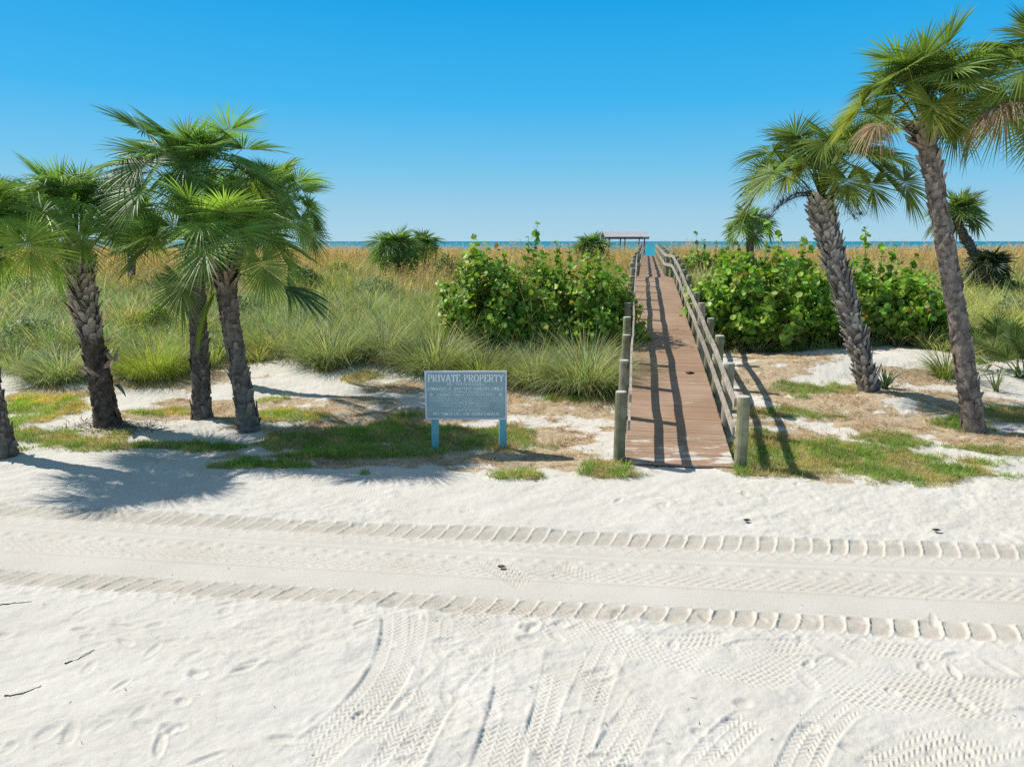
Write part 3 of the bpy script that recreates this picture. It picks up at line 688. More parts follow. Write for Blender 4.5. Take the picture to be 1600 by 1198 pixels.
    for k in range(stalks):
        A = Acc(); az = rng.uniform(-.9, .7) if k < 3 else rng.uniform(2.4, 3.6); q = np.linspace(0, 1, 9)[:, None]; h = np.array([math.cos(az), math.sin(az) * .6, 0]); ln = rng.uniform(.9, 1.2)
        up = rng.uniform(.2, 1.0); Pp = top + h * ln * q + np.array([0, 0, 1.]) * (up * q - (up + .35) * q ** 2.2) * ln
        tube(A, Pp, np.linspace(.018, .006, 9), (.10, .07, .06), 5)
        for e in range(2, 9):
            m = 26; pos = np.repeat(Pp[e][None], m, 0) + rng.normal(0, .02, (m, 3))
            tips = blades(A, pos, rng.uniform(0, 2 * PI, m), rng.uniform(.12, .34, m), .012, rng.uniform(.3, 1.6, m), rng.uniform(.2, 1.6, m), (.10, .07, .06), 3, base=1, pw=5)
            blades(A, tips, rng.uniform(0, 2 * PI, m), .05, .02, 1.5, .5, (.08, .05, .06), 1, base=1, pw=8)
        part('flower_stalk', A, M_stem, root)
    return root, top

LG = (.135, .245, .065); LG2 = (.165, .285, .065); RG = (.140, .215, .048)
def tp(*a): return [W(*q) for q in a]
def base_at(px, py): return gp(px, py)
def palm_px(label, bpx, bpy, pts, **kw):
    """trunk from the ground point under bpx,bpy through photo points at about the same depth (+offsets)"""
    b = gp(bpx, bpy); d = b[1] * cs + (H - b[2]) * sn
    P = [b]
    for (px, py, dd) in pts:
        # depth along the view for a point at ground distance b.y+dd
        v = (py - 599) / F; Y = b[1] + dd; dep = Y / (cs - v * sn); P.append(W(px, py, dep))
    kw.setdefault('seed', int(bpx))
    return palm(label, P, **kw)
palm_px('leaning cabbage palm at the outer edge, its trunk half cut off beside the turf', 8, 712, [(-20, 580, .1), (-28, 470, .2), (-26, 398, .2)], r0=.17, r1=.14, R=.72, nf=30, col=LG2, Lp=1.0, elmin=.15, boots=[(.86, 1, 60, .5)], seed=1)
palm_px('cabbage palm with crosshatched brown leaf bases and torn husks on its trunk', 168, 660, [(150, 560, .1), (132, 470, .1), (121, 390, .1)], r0=.20, r1=.185, R=.76, nf=34, col=LG, Lp=1.4, elmin=.35, boots=[(.42, 1, 110, .4), (.05, .12, 12, .6), (.22, .36, 22, .9)], seed=2, bark=(.12, .085, .065), bootc=(.40, .32, .26))
palm_px('tallest palm of the turf group, straight grey trunk, broad dark crown', 317, 653, [(312, 560, .1), (306, 430, .1), (298, 320, .2)], r0=.17, r1=.15, R=.78, nf=44, col=LG, Lp=1.5, elmin=.05, boots=[(.9, 1, 70, .5)], seed=3, ring=.008, bark=(.17, .13, .11))
palm_px('cabbage palm with a brown frayed collar leaning beside the shaded turf', 390, 672, [(370, 560, 0), (357, 480, -.1), (352, 425, -.1)], r0=.165, r1=.16, R=.82, nf=30, col=(.16, .27, .06), Lp=1.3, elmin=.18, boots=[(.80, 1, 75, .55), (.03, .3, 14, .1)], seed=4, ring=.010, bark=(.22, .17, .14), bootc=(.34, .24, .17),
        extraF=[(3.5, -.95, .30, .85, np.array((.26, .32, .03))), (-.15, -.05, 1.0, 1.0, np.array((.06, .14, .055)))])
palm_px('dark palm hidden behind the turf group, small crown reaching past it', 378, 602, [(362, 500, .0), (366, 410, .1), (425, 338, .2)], r0=.16, r1=.14, R=.74, nf=30, col=LG, Lp=1.1, elmin=-.25, seed=5, boots=[(.85, 1, 60, .5)])
palm_px('slender palm standing far back in the green scrub behind the turf group', 205, 452, [(206, 400, .0), (208, 345, .1)], r0=.2, r1=.2, R=1.3, nf=26, col=LG, Lp=.8, seed=6, S=30)
palm_px('shaggy-barked palm leaning in front of the big sea grape, with dry flower stalks', 1358, 610, [(1325, 480, -.1), (1298, 385, -.2), (1283, 312, -.3)], r0=.185, r1=.225, R=.80, nf=32, col=RG, Lp=1.6, elmin=.3, boots=[(.0, .98, 115, .28)], stalks=5, dead=0, seed=7, bark=(.17, .14, .125), bootc=(.44, .385, .34), azlim=None)
palm_px('tall smooth-trunked palm with a ragged husk collar under its crown', 1522, 672, [(1497, 500, 0), (1468, 330, -.1), (1442, 198, -.2)], r0=.17, r1=.135, R=.76, nf=31, col=RG, Lp=1.25, elmin=.3, boots=[(.90, 1, 190, .75)], dead=1, deadaz=3.4, seed=8, ring=.012, bark=(.27, .215, .185), bootc=(.36, .29, .24))
palm_px('palm rising beyond the picture edge with brown dead fronds hanging from its crown', 1720, 690, [(1690, 480, 0), (1665, 300, -.1), (1650, 165, -.2)], r0=.17, r1=.14, R=.84, nf=38, col=RG, Lp=1.35, elmin=-.1, boots=[(.86, 1, 85, .5)], dead=2, deadaz=3.3, seed=9)
# far palms
def far_palm(label, px, pybase, d, pts, R, nf, r=.2, seed=20, **kw):
    b = W(px, pybase, d); b[2] = float(hbase(b[0], b[1])); P = [b] + [W(a, c, d + e) for a, c, e in pts]
    return palm(label, P, r0=r, r1=r * .9, R=R, nf=nf, seed=seed, S=26, K=4, wm=.04, **kw)
far_palm('squat dense palm rising from the golden sea oats, wider of the pair', 622, 425, 42, [(620, 405, 0), (618, 392, 0)], 1.25, 32, seed=21, col=LG, Lp=1.0, elmin=-.6)
far_palm('small palm crown tucked beside the squat dense palm in the sea oats', 662, 410, 46, [(662, 395, 0), (661, 385, 0)], .95, 24, seed=22, col=LG, Lp=.75, elmin=-.3)
far_palm('round low palm between the sea oats and the grey shelter roof', 925, 420, 48, [(925, 400, 0), (925, 389, 0)], 1.1, 30, seed=23, col=LG, Lp=.75, elmin=-.5)
far_palm('distant palm with an umbrella crown standing behind the sea grape', 1172, 425, 40, [(1172, 390, 0), (1170, 358, 0)], .95, 26, seed=24, col=LG2, Lp=1.05, elmin=-.15, boots=[(.02, 1, 40, .3)])
far_palm('distant palm leaning over the golden grass behind the tall trunk', 1535, 440, 34, [(1528, 410, 0), (1508, 372, 0), (1496, 338, 0)], 1.0, 28, seed=25, col=RG, Lp=.8, elmin=-.3, boots=[(.02, 1, 40, .3)])
far_palm('dark trunkless palm thicket at the foot of the distant leaning palm', 1545, 440, 33, [(1546, 428, 0), (1546, 418, 0)], .85, 26, seed=26, col=(.03, .05, .03), Lp=.55, elmin=-.2)
rng = np.random.default_rng(11)

# ------------------------------------------------------------------ sea grapes
def leaf_discs(A, P, Nn, r, C, k=8):
    n = len(P); Nn = unit(Nn); a = unit(np.cross(Nn, unit(rng.normal(0, 1, (n, 3))))); b = np.cross(Nn, a)
    ang = np.arange(k) / k * 2 * PI
    rim = P[:, None] + r[:, None, None] * (a[:, None] * np.cos(ang)[None, :, None] + b[:, None] * np.sin(ang)[None, :, None] * .92) + Nn[:, None] * (r[:, None] * .22 * np.abs(np.cos(ang))[None])[..., None]
    V = np.concatenate([P[:, None], rim], 1); o = np.arange(n)[:, None] * (k + 1); j = np.arange(k)[None]
    Q = np.stack([o + 0 * j, o + 1 + j, o + 1 + (j + 1) % k], -1).reshape(-1, 3)
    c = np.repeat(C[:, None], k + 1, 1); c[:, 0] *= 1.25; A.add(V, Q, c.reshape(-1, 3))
def sea_grape(label, cx, cy, rx, ry, hgt, nst, nlf, seed, shoots=(), col=(.17, .30, .035), grassy=0., r=.100, yellow=.04, low=.1):
    global rng
    rng = np.random.default_rng(seed); zb = float(hbase(cx, cy))
    root = empty('sea_grape_shrub', (cx, cy, zb), label, 'shrub', 'sea grape shrubs on the dune')
    AS, AF = Acc(), Acc()
    for k in range(nst):
        a = rng.uniform(0, 2 * PI); u = rng.uniform(.25, 1) ** .6; e = rng.uniform(0.05, 1)
        bump_ = 1 + .22 * float(fbm(np.array([a * 1.7]), np.array([e * 3.]), 2, seed)[0]) + rng.uniform(-.06, .12)
        cz = math.sqrt(max(0, 1 - (u * .96) ** 2)) * bump_
        tip = np.array([cx + rx * u * math.cos(a) * bump_, cy + ry * u * math.sin(a) * bump_, zb + hgt * max(low, cz * (1 - (1 - e) * .55))])
        if k < len(shoots): tip = np.array(shoots[k])
        b = np.array([cx + rx * .75 * (tip[0] - cx) / rx * rng.uniform(.5, 1), cy + (tip[1] - cy) * rng.uniform(.4, .9), zb]); b[2] = float(hbase(b[0], b[1])) - .05
        t = np.linspace(0, 1, 9)[:, None]; mid = (b + tip) / 2 + np.array([(b[0] - cx) * .12, (b[1] - cy) * .12, .15 * (tip[2] - b[2])])
        Pp = (1 - t) ** 2 * b + 2 * t * (1 - t) * mid + t ** 2 * tip
        if k < len(shoots) or rng.random() < .5: tube(AS, Pp, np.linspace(.022, .006, 9), (.22, .16, .11), 5, False)
        m = max(8, int(nlf / nst * rng.uniform(.7, 1.3))); f = rng.uniform(.22, 1, m) ** .8 if k >= len(shoots) else rng.uniform(.35, 1.03, m)
        f = np.clip(f, 0, 1); pos = np.stack([np.interp(f, t[:, 0], Pp[:, q]) for q in range(3)], -1)
        sprd = .30 if k >= len(shoots) else .10
        pos = pos + unit(rng.normal(0, 1, (m, 3))) * rng.uniform(.04, sprd, m)[:, None]
        outn = unit(pos - np.array([cx, cy, zb + hgt * .25])); nn = outn * .7 + rng.normal(0, .55, (m, 3)) + np.array([0, 0, .25])
        c = np.array(col)[None] * rng.uniform(.7, 1.3, (m, 1)) * np.stack([rng.uniform(.85, 1.35, m), np.ones(m), rng.uniform(.7, 1.4, m)], -1)
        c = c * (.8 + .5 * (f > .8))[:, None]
        ye = rng.random(m) < yellow; c[ye] = np.array([.40, .36, .03]) * rng.uniform(.7, 1.1, (ye.sum(), 1)); br = rng.random(m) < .012; c[br] = np.array([.30, .12, .04])
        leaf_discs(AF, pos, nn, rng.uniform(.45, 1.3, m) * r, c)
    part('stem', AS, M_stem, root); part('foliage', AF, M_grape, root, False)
    return root
D_ = lambda px, py, Y: W(px, py, Y / (cs - (py - 599) / F * sn))
sea_grape('large bright sea grape shrub close beside the boardwalk rail, behind the shaggy palm', 8.0, 22.3, 2.45, 1.9, 3.15, 300, 10500, 41, [D_(1200, 352, 22.3), D_(1218, 366, 22.6), D_(1258, 372, 22.2), D_(1135, 400, 22)])
sea_grape('sea grape shrub between the shaggy palm and the smooth tall palm', 11.6, 22.2, 2.15, 1.8, 2.75, 250, 8000, 42, [D_(1352, 358, 22.2), D_(1380, 384, 22.2), D_(1398, 388, 22.2), D_(1430, 400, 22.3)])
sea_grape('low sea grape shrub farther along the outer rail of the boardwalk', 12.5, 44, 2.4, 2.2, 1.95, 110, 2400, 43, [D_(1087, 362, 44), D_(1100, 374, 44), D_(1120, 378, 44)], r=.11)
sea_grape('low sea grape patch behind the big shrub, under the distant umbrella-crowned palm', 15.6, 41, 2.0, 2.0, 1.9, 70, 1500, 44, [D_(1150, 378, 41)], r=.11)
cl = (.16, .28, .035)
sea_grape('tangled sea grape shrub with tall round-leaved shoots standing against the sea', -.1, 20.2, 2.1, 1.5, 3.15, 320, 15500, 45, [D_(840, 348, 21.2), D_(826, 370, 21.2), D_(760, 388, 21), D_(788, 395, 21)], col=cl, yellow=.03, r=.078)
sea_grape('sea grape shrub mixed with dry stems, pushing onto the inner rail of the boardwalk', 2.15, 19.9, 1.5, 1.5, 2.95, 260, 12000, 46, [D_(890, 385, 21), D_(935, 392, 21), D_(870, 380, 21)], col=cl, yellow=.045, r=.075)
sea_grape('small leafy sea grape sprawling against the deck edge', 3.15, 19.2, .55, .9, 1.25, 50, 900, 47, [], col=(.14, .26, .03))
rng = np.random.default_rng(12)

def dune_shrub(label, px, py, w, h, col, seed, r=.055):
    global rng
    rng = np.random.default_rng(seed); b = gp(px, py); d = b[1] * cs + (H - b[2]) * sn; rx = w * d / F / 2; hh = h * d / F; n = int(900 + 600 * rx)
    q = unit(rng.normal(0, 1, (n, 3))); q[:, 2] = np.abs(q[:, 2]); k = rng.uniform(.45, 1.0, n) ** .5 * (1 + .35 * fbm(q[:, 0] * 2.5, q[:, 1] * 2.5 + q[:, 2] * 2, 2, seed))
    P = b + q * k[:, None] * np.array([rx, rx * .8, hh]); A = Acc(); C = np.array(col) * rng.uniform(.6, 1.4, (n, 1))
    leaf_discs(A, P, q + rng.normal(0, .6, (n, 3)), rng.uniform(.6, 1.3, n) * r, C, 6)
    root = empty('dune_shrub', b, label, 'shrub', 'low shrubs in the dune grass'); part('foliage', A, M_grape, root)
    A = Acc()
    for k_ in range(14):
        j = rng.integers(0, n); t = np.linspace(0, 1, 5)[:, None]; tube(A, b + (P[j] - b) * t, np.linspace(.014, .004, 5), (.2, .15, .1), 5, False)
    part('stem', A, M_stem, root)
dk = (.10, .17, .06); yg = (.27, .36, .05); gg = (.20, .27, .14)
for k, (px, py, w_, h_) in enumerate(((20, 470, 90, 42), (330, 468, 60, 32), (480, 452, 60, 34), (700, 445, 60, 42), (1560, 470, 80, 34))):
    dune_shrub('low dark green leafy shrub standing in the dune grass', px, py, w_, h_, dk, 300 + k, .06)
for k, (px, py, w_, h_) in enumerate(((85, 448, 50, 26), (245, 520, 60, 42), (530, 432, 40, 22), (1505, 455, 50, 30), (740, 480, 60, 50))):
    dune_shrub('small yellow-green leafy shrub standing in the dune grass', px, py, w_, h_, yg, 320 + k, .05)
for k, (px, py, w_, h_) in enumerate(((50, 545, 90, 50), (120, 490, 80, 42), (590, 470, 80, 40), (390, 500, 60, 40), (1585, 500, 70, 36))):
    dune_shrub('low grey-green leafy shrub standing in the dune grass', px, py, w_, h_, gg, 340 + k, .04)
# ------------------------------------------------------------------ tall grass clumps
def clump(label, px, py, hpx, wpx, nb, c1, c2, seed, name='grass_clump', Wd=.019):
    global rng; nb = int(nb * 1.7)
    rng = np.random.default_rng(seed); b = gp(px, py); d = b[1] * cs + (H - b[2]) * sn; h = hpx * d / F; rad = wpx * d / F * .5
    root = b; A = Acc(); a = rng.uniform(0, 2 * PI, nb); q = np.sqrt(rng.random(nb)) * rad * .85
    P = np.stack([b[0] + q * np.cos(a), b[1] + q * np.sin(a) * .8, np.zeros(nb)], -1); P[:, 2] = hbase(P[:, 0], P[:, 1]) - .03
    mixc = rng.random((nb, 1)); C = np.array(c1) * mixc + np.array(c2) * (1 - mixc); C = C * rng.uniform(.7, 1.25, (nb, 1))
    dry = rng.random(nb) < .10; C[dry] = np.array([.40, .30, .15]) * rng.uniform(.7, 1.2, (dry.sum(), 1))
    L = rng.uniform(.45, 1.2, nb) * h * 1.15 * (1.05 - .45 * q / rad)
    blades(A, P, a + rng.uniform(-.6, .6, nb), L, Wd, rng.uniform(.0, .35, nb) + q / rad * .55, rng.uniform(.5, 1.9, nb), C, 5, tipc=C * np.array([1.25, 1.1, 1.0]))
    V, Qs, Cc = A.done(); o = link(name, mesh_np(name, V - b, Qs, M_grass, Cc), None, tuple(b)); o['label'] = label; o['category'] = 'grass clump'; o['group'] = 'tall grass clumps at the dune edge'
gc1 = (.22, .31, .14); gc2 = (.40, .46, .30); gy = (.31, .36, .09)
clump('largest silvery green grass clump spilling forward right beside the boardwalk', 915, 606, 105, 130, 1500, gc1, gc2, 61)
clump('silvery grass clump under the sea grape, next to the largest one', 838, 598, 78, 90, 900, gc1, gc2, 62)
clump('green grass clump right behind the top edge of the sign', 752, 594, 70, 90, 700, gc1, gy, 63)
clump('grey-green grass clump with arching dry blades, behind the sign corner', 680, 578, 92, 110, 1000, gc1, gc2, 64)
clump('dark upright grass clump standing behind the bare white sand slope', 600, 562, 92, 85, 900, (.14, .21, .09), gc2, 65)
clump('bushy grass clump at the edge of the white sand slope, beyond the collared palm', 515, 566, 85, 95, 900, gc1, gc2, 66)
clump('small yellowing grass tuft alone on the white sand slope', 514, 577, 28, 36, 160, gy, (.35, .25, .10), 67)
clump('narrow bright green grass tuft beside the smooth tall palm trunk', 1478, 588, 78, 34, 200, (.12, .2, .04), gy, 68, Wd=.02)
clump('light green weedy clump between two palms of the turf group', 240, 585, 85, 110, 1500, (.25, .36, .06), (.36, .43, .11), 69, Wd=.012)
clump('grey-green clump filling the gap behind the crosshatched palm trunk', 95, 590, 70, 110, 1000, gc1, gc2, 70)

for k, (px, py, h_, w_) in enumerate(((455, 552, 75, 80), (560, 538, 80, 80), (640, 545, 90, 90), (480, 515, 60, 70), (600, 505, 62, 80), (668, 520, 75, 70), (420, 530, 60, 70), (540, 490, 50, 60), (640, 478, 50, 60), (700, 555, 90, 80))):
    clump('grey-green grass clump in the thick of the scrub beyond the white sand slope', px, py, h_, w_, 420, gc1, gc2, 200 + k, Wd=.017)
for k, (px, py, h_, w_) in enumerate(((30, 575, 55, 80), (150, 560, 50, 70), (60, 535, 45, 70), (255, 545, 50, 60), (120, 515, 40, 60), (15, 500, 40, 60))):
    clump('leafy green clump in the weeds behind the turf group of palms', px, py, h_, w_, 380, (.22, .33, .08), gc2, 220 + k, Wd=.019)
# yucca and palmettos
def spiky(name, label, cat, px, py, h, nb, Wd, c, tilt=(.1, 1.2), seed=0, bend=(.1, .6)):
    global rng
    rng = np.random.default_rng(seed); b = gp(px, py); A = Acc(); a = np.arange(nb) * 2.4 + rng.uniform(-.2, .2, nb)
    P = np.tile(b, (nb, 1)) + rng.normal(0, .02, (nb, 3)); C = np.array(c) * rng.uniform(.75, 1.25, (nb, 1))
    blades(A, P, a, h * rng.uniform(.75, 1.1, nb), Wd, rng.uniform(*tilt, nb), rng.uniform(*bend, nb), C, 5, tw=rng.uniform(-.3, .3, nb), pw=2.2, base=.8)
    V, Qs, Cc = A.done(); o = link(name, mesh_np(name, V - b, Qs, M_palm, Cc), None, tuple(b)); o['label'] = label; o['category'] = cat
spiky('yucca_plant', 'small dark spiky yucca growing at the foot of the shaggy palm', 'yucca', 1383, 607, .62, 34, .05, (.05, .09, .035), seed=81)
spiky('yucca_plant', 'thin seedling yucca standing alone on sand at the outer edge', 'yucca', 1556, 612, .75, 16, .035, (.12, .16, .06), (.1, .8), 82)
def palmetto(label, px, py, R, nf, seed, col):
    global rng
    rng = np.random.default_rng(seed); b = gp(px, py); root = empty('palmetto', b, label, 'palmetto', 'low palmettos in the scrub')
    AL, AP = Acc(), Acc()
    for k in range(nf): frond(AL, AP, b + rng.normal(0, .08, 3) * np.array([1, 1, 0]), k * 2.4, rng.uniform(.5, 1.4), R * rng.uniform(.5, .9), R * .75, 24, np.array(col) * rng.uniform(.8, 1.2), .1, .15, 4, 1.5, .3, rng.uniform(-.5, .5), .022)
    part('fronds', AL, M_palm, root, True); part('stem', AP, M_palm, root, True)
palmetto('low saw palmetto fanning out beside the sunlit grass, by the tall palm', 1598, 590, 1.0, 13, 83, (.10, .15, .04))
palmetto('saw palmetto half hidden in grass behind the tall palm trunk', 1556, 556, .9, 9, 84, (.08, .13, .035))
palmetto('little palmetto fan in the scrub behind the crosshatched palm', 262, 470, 1.1, 10, 85, (.07, .14, .03))
rng = np.random.default_rng(13)

# ------------------------------------------------------------------ stuff: dune grass, weeds, sea oats, turf, straw
def stuff(name, A, mat, label):
    V, Qs, C = A.done(); o = link(name, mesh_np(name, V, Qs, mat, C)); o['kind'] = 'stuff'; o['label'] = label
def pink(x, y): return emask(PINK, x, y, 3, .6, .3, 1.5)
PINK = ell([(195, 512, 50, 14), (1110, 432, 40, 12), (620, 432, 60, 5), (330, 470, 60, 8)])
nt_ = 7200; per_ = 54
tY = 16.8 + (rng.random(nt_) ** 1.25) * 33; tX = rng.uniform(-1, 1, nt_) * (tY * .86 + 2); tH = rng.uniform(.40, 1.45, nt_) ** 1.5 * (1.05 + .9 * fbm(tX / 2.2, tY / 2.2, 3, 57)); tR = rng.uniform(.06, .30, nt_); tV = rng.uniform(.5, 1.45, nt_); tK = rng.random(nt_)
a_ = rng.uniform(0, 2 * PI, nt_ * per_); q_ = np.sqrt(rng.random(nt_ * per_)); I = np.repeat(np.arange(nt_), per_)
X = tX[I] + np.cos(a_) * q_ * tR[I]; Y = tY[I] + np.sin(a_) * q_ * tR[I]; n = len(X)
m = (rng.random(n) < veg_m(X, Y)) & ~near_bw(X, Y, .25); X, Y, I, a_, q_ = X[m], Y[m], I[m], a_[m], q_[m]; n = len(X)
zone = fbm(X / 2.2, Y / 2.2, 3, 50) + (tK[I] - .5) * .7; z2 = fbm(X / .9, Y / .9, 2, 51)
ed = Y - np.interp(X, EX[:, 0], EX[:, 1])
A = Acc(); P = np.stack([X, Y, hbase(X, Y) - .02], -1)
C = np.where((zone > .15)[:, None], (.32, .38, .09), np.where((zone < -.15)[:, None], (.36, .43, .27), (.23, .32, .13)))
rt = (X > 12) & (Y < 40); C = np.where(rt[:, None], C * .45 + np.array([.52, .50, .18]) * .65, C)
dry = rng.random(n) < (.16 + .35 * sstep(30, 46, Y) + .2 * (z2 > .3)); C = np.where(dry[:, None], (.56, .43, .23), C)
pk = rng.random(n) < pink(X, Y) * .8; C = np.where(pk[:, None], (.55, .38, .35), C)
C = C * rng.uniform(.75, 1.25, (n, 1)) * tV[I][:, None]; Lh = rng.uniform(.5, 1.0, n) * tH[I] * (.6 + .4 * sstep(-.2, 1.5, ed))
blades(A, P, a_ + rng.uniform(-.8, .8, n), Lh, .011 + Y * .0006, q_ * .5 + rng.uniform(0, .25, n), rng.uniform(.2, 1.7, n), C, 4)
stuff('dune_grass', A, M_grass, 'mixed green and straw dune grass covering the dune')
# leafy weeds
n = 90000; Y = 17 + (rng.random(n) ** 1.3) * 15; X = rng.uniform(-1, 1, n) * (Y * .86 + 1)
zn = fbm(X / 1.6, Y / 1.6, 3, 55); m = (rng.random(n) < veg_m(X, Y)) & ~near_bw(X, Y, .2) & (zn > -.05); X, Y, zn = X[m], Y[m], zn[m]; n = len(X)
A = Acc(); hgt = rng.random(n) ** .7 * (.45 + .5 * np.clip(zn + .3, 0, 1)) * (.4 + .6 * sstep(-.2, 1.5, Y - np.interp(X, EX[:, 0], EX[:, 1])))
P = np.stack([X, Y, hbase(X, Y) + hgt], -1); C = np.where((fbm(X / 3, Y / 3, 2, 56) > 0)[:, None], (.26, .38, .07), (.28, .36, .19)) * rng.uniform(.7, 1.35, (n, 1))
C = np.where((X > 12)[:, None], C * np.array([1.35, 1.15, .9]), C)
blades(A, P, rng.uniform(0, 2 * PI, n), rng.uniform(.05, .12, n), .035, rng.uniform(.4, 1.6, n), rng.uniform(.2, .8, n), C, 2, pw=2.5)
stuff('weeds', A, M_grass, 'small-leaved green weeds growing among the dune grass')
# sea oats
n = 50000; Y = 30 * np.exp(rng.random(n) ** .9 * math.log(106 / 30.)); X = rng.uniform(-1, 1, n) * (Y * .86 + 3)
dens = sstep(35, 48, Y + 14 * fbm(X / 5, Y / 5, 3, 60)); m = (rng.random(n) < dens * veg_m(X, Y)) & ~near_bw(X, Y, .5); X, Y = X[m], Y[m]; n = len(X)
A = Acc(); P = np.stack([X, Y, hbase(X, Y) - .02], -1); az = rng.normal(.3, .9, n)
grp = fbm(X / 4, Y / 4, 3, 62); tn_ = vnoise(X * 1.1, Y * 1.1, 65)
Ls = rng.uniform(.6, 1.45, n) * (1.25 + .8 * grp + .35 * fbm(X / 1.3, Y / 1.3, 2, 63)); wd = Y * .00075 + .006
C = np.array([.50, .34, .17]) * rng.uniform(.75, 1.25, (n, 1)) * np.array([1, 1, 1]); gr = rng.random(n) < .25; C[gr] = np.array([.34, .34, .14]) * rng.uniform(.8, 1.2, (gr.sum(), 1))
C = C * (.5 + .9 * tn_)[:, None] * np.where((fbm(X / 7, Y / 7, 2, 66) > .18)[:, None], (.75, .95, .8), (1, 1, 1)); Ls = Ls * (.55 + .6 * tn_) * (1 - .12 * sstep(40, 60, Y))
tips = blades(A, P, az, Ls, wd * .7, rng.uniform(0, .22, n), rng.uniform(.1, .7, n), C, 4, pw=4)
pc = np.array([.72, .43, .20]) * rng.uniform(.75, 1.25, (n, 1))
for k in range(3):
    blades(A, tips - np.array([0, 0, .09 * k]), az + rng.normal(0, .6, n), rng.uniform(.14, .28, n), wd * 1.7, rng.uniform(.6, 1.4, n), rng.uniform(.8, 1.8, n), pc, 2, pw=2)
k_ = 60000; Y = 36 * np.exp(rng.random(k_) * math.log(106 / 36.)); X = rng.uniform(-1, 1, k_) * (Y * .86 + 3); m = (rng.random(k_) < veg_m(X, Y)) & ~near_bw(X, Y, .3); X, Y = X[m], Y[m]; k_ = len(X)
g2 = fbm(X / 5, Y / 5, 3, 64); C = np.where((g2 > -.05)[:, None], (.32, .37, .13), (.56, .41, .20)) * rng.uniform(.7, 1.25, (k_, 1)); pk = rng.random(k_) < pink(X, Y); C = np.where(pk[:, None], (.55, .38, .35), C)
blades(A, np.stack([X, Y, hbase(X, Y)], -1), rng.uniform(0, 2 * PI, k_), rng.uniform(.4, .95, k_), Y * .0006 + .008, rng.uniform(0, .5, k_), rng.uniform(.2, 1.2, k_), C, 3)
stuff('sea_oats', A, M_oats, 'golden seeding sea oats spreading over the far dunes')
# dry golden stems among the left sea grapes and near the rail
def scatter_stems(name, lab, cx, cy, rx, ry, n, h, seed):
    global rng
    rng = np.random.default_rng(seed); X = cx + rng.normal(0, .5, n) * rx; Y = cy + rng.normal(0, .5, n) * ry; m = ~near_bw(X, Y, .1); X, Y = X[m], Y[m]; n = len(X)
    A = Acc(); az = rng.uniform(0, 2 * PI, n); C = np.where((rng.random(n) < .55)[:, None], (.58, .41, .2), (.34, .42, .17)) * rng.uniform(.7, 1.2, (n, 1))
    t = blades(A, np.stack([X, Y, hbase(X, Y)], -1), az, h * rng.uniform(.6, 1.15, n), .012, rng.uniform(0, .25, n), rng.uniform(.1, .9, n), C, 5, pw=4)
    t = t[: n // 2]; q = len(t)
    for k in range(3): blades(A, t - np.array([0, 0, .07 * k]), rng.uniform(0, 2 * PI, q), .2, .03, 1., 1.4, np.array([.52, .34, .15]) * rng.uniform(.8, 1.2, (q, 1)), 2)
    stuff(name, A, M_oats, lab)
scatter_stems('tall_grass', 'dry golden stems and green blades threaded through the sea grapes', .9, 20.6, 3.0, 1.4, 1100, 2.3, 71)
scatter_stems('dry_grass', 'tawny dry grass leaning over the far rail', 13.0, 62, 6, 14, 1500, 2.0, 72)
rng = np.random.default_rng(14)
# turf
n = 560000; Y = rng.uniform(9.8, 20, n); X = rng.uniform(-1, 1, n) * (Y * .85 + .5)
tm = turf_m(X, Y); m = (rng.random(n) < np.maximum(np.clip(tm * 1.25, 0, 1) * sstep(-.6, -.1, fbm(X / .16, Y / .13, 3, 83)), .05 * litter_m(X, Y))) & ~near_bw(X, Y, -.05); X, Y, tm = X[m], Y[m], tm[m]; n = len(X)
A = Acc(); C = np.where((fbm(X / .5, Y / .4, 3, 81) > .02)[:, None], (.44, .38, .15), (.24, .36, .06)); C = np.where(((X < -4) & (Y > 13.2))[:, None], C * np.array([1.35, 1.25, .8]), C)
C = C * rng.uniform(.7, 1.3, (n, 1)); zz, *_ = ground_fields(X[:, None], Y[:, None])
blades(A, np.stack([X, Y, zz[:, 0] - .005], -1), rng.uniform(0, 2 * PI, n), rng.uniform(.05, .12, n) * (.5 + .7 * tm) * (.6 + .8 * vnoise(X / .3, Y / .3, 84)), .011, rng.uniform(.1, 1.0, n), rng.uniform(.1, 1.2, n), C, 2)
stuff('turf_grass', A, M_grass, 'short green and brown turf growing in patches on the sand')
# straw
n = 150000; Y = rng.uniform(10.8, 21, n); X = rng.uniform(-1, 1, n) * (Y * .85 + .5)
lm = litter_m(X, Y); e_ = np.interp(X, EX[:, 0], EX[:, 1]); lm = np.maximum(lm, .7 * np.exp(-((Y - e_) / .5) ** 2)); m = (rng.random(n) < lm ** 1.3 * .9 * sstep(-.12, .22, fbm(X / .45, Y / .3, 3, 88))) & ~near_bw(X, Y, 0); X, Y = X[m], Y[m]; n = len(X)
zz, *_ = ground_fields(X[:, None], Y[:, None]); A = Acc()
C = np.where((rng.random(n) < .65)[:, None], (.50, .33, .17), (.26, .15, .08)) * rng.uniform(.7, 1.3, (n, 1))
blades(A, np.stack([X, Y, zz[:, 0] + .003], -1), rng.uniform(0, 2 * PI, n), rng.uniform(.06, .24, n), .013, rng.uniform(1.0, 1.62, n), rng.uniform(0, .5, n), C, 2)
stuff('straw_litter', A, M_dead, 'brown dead straw lying over the sand and turf')

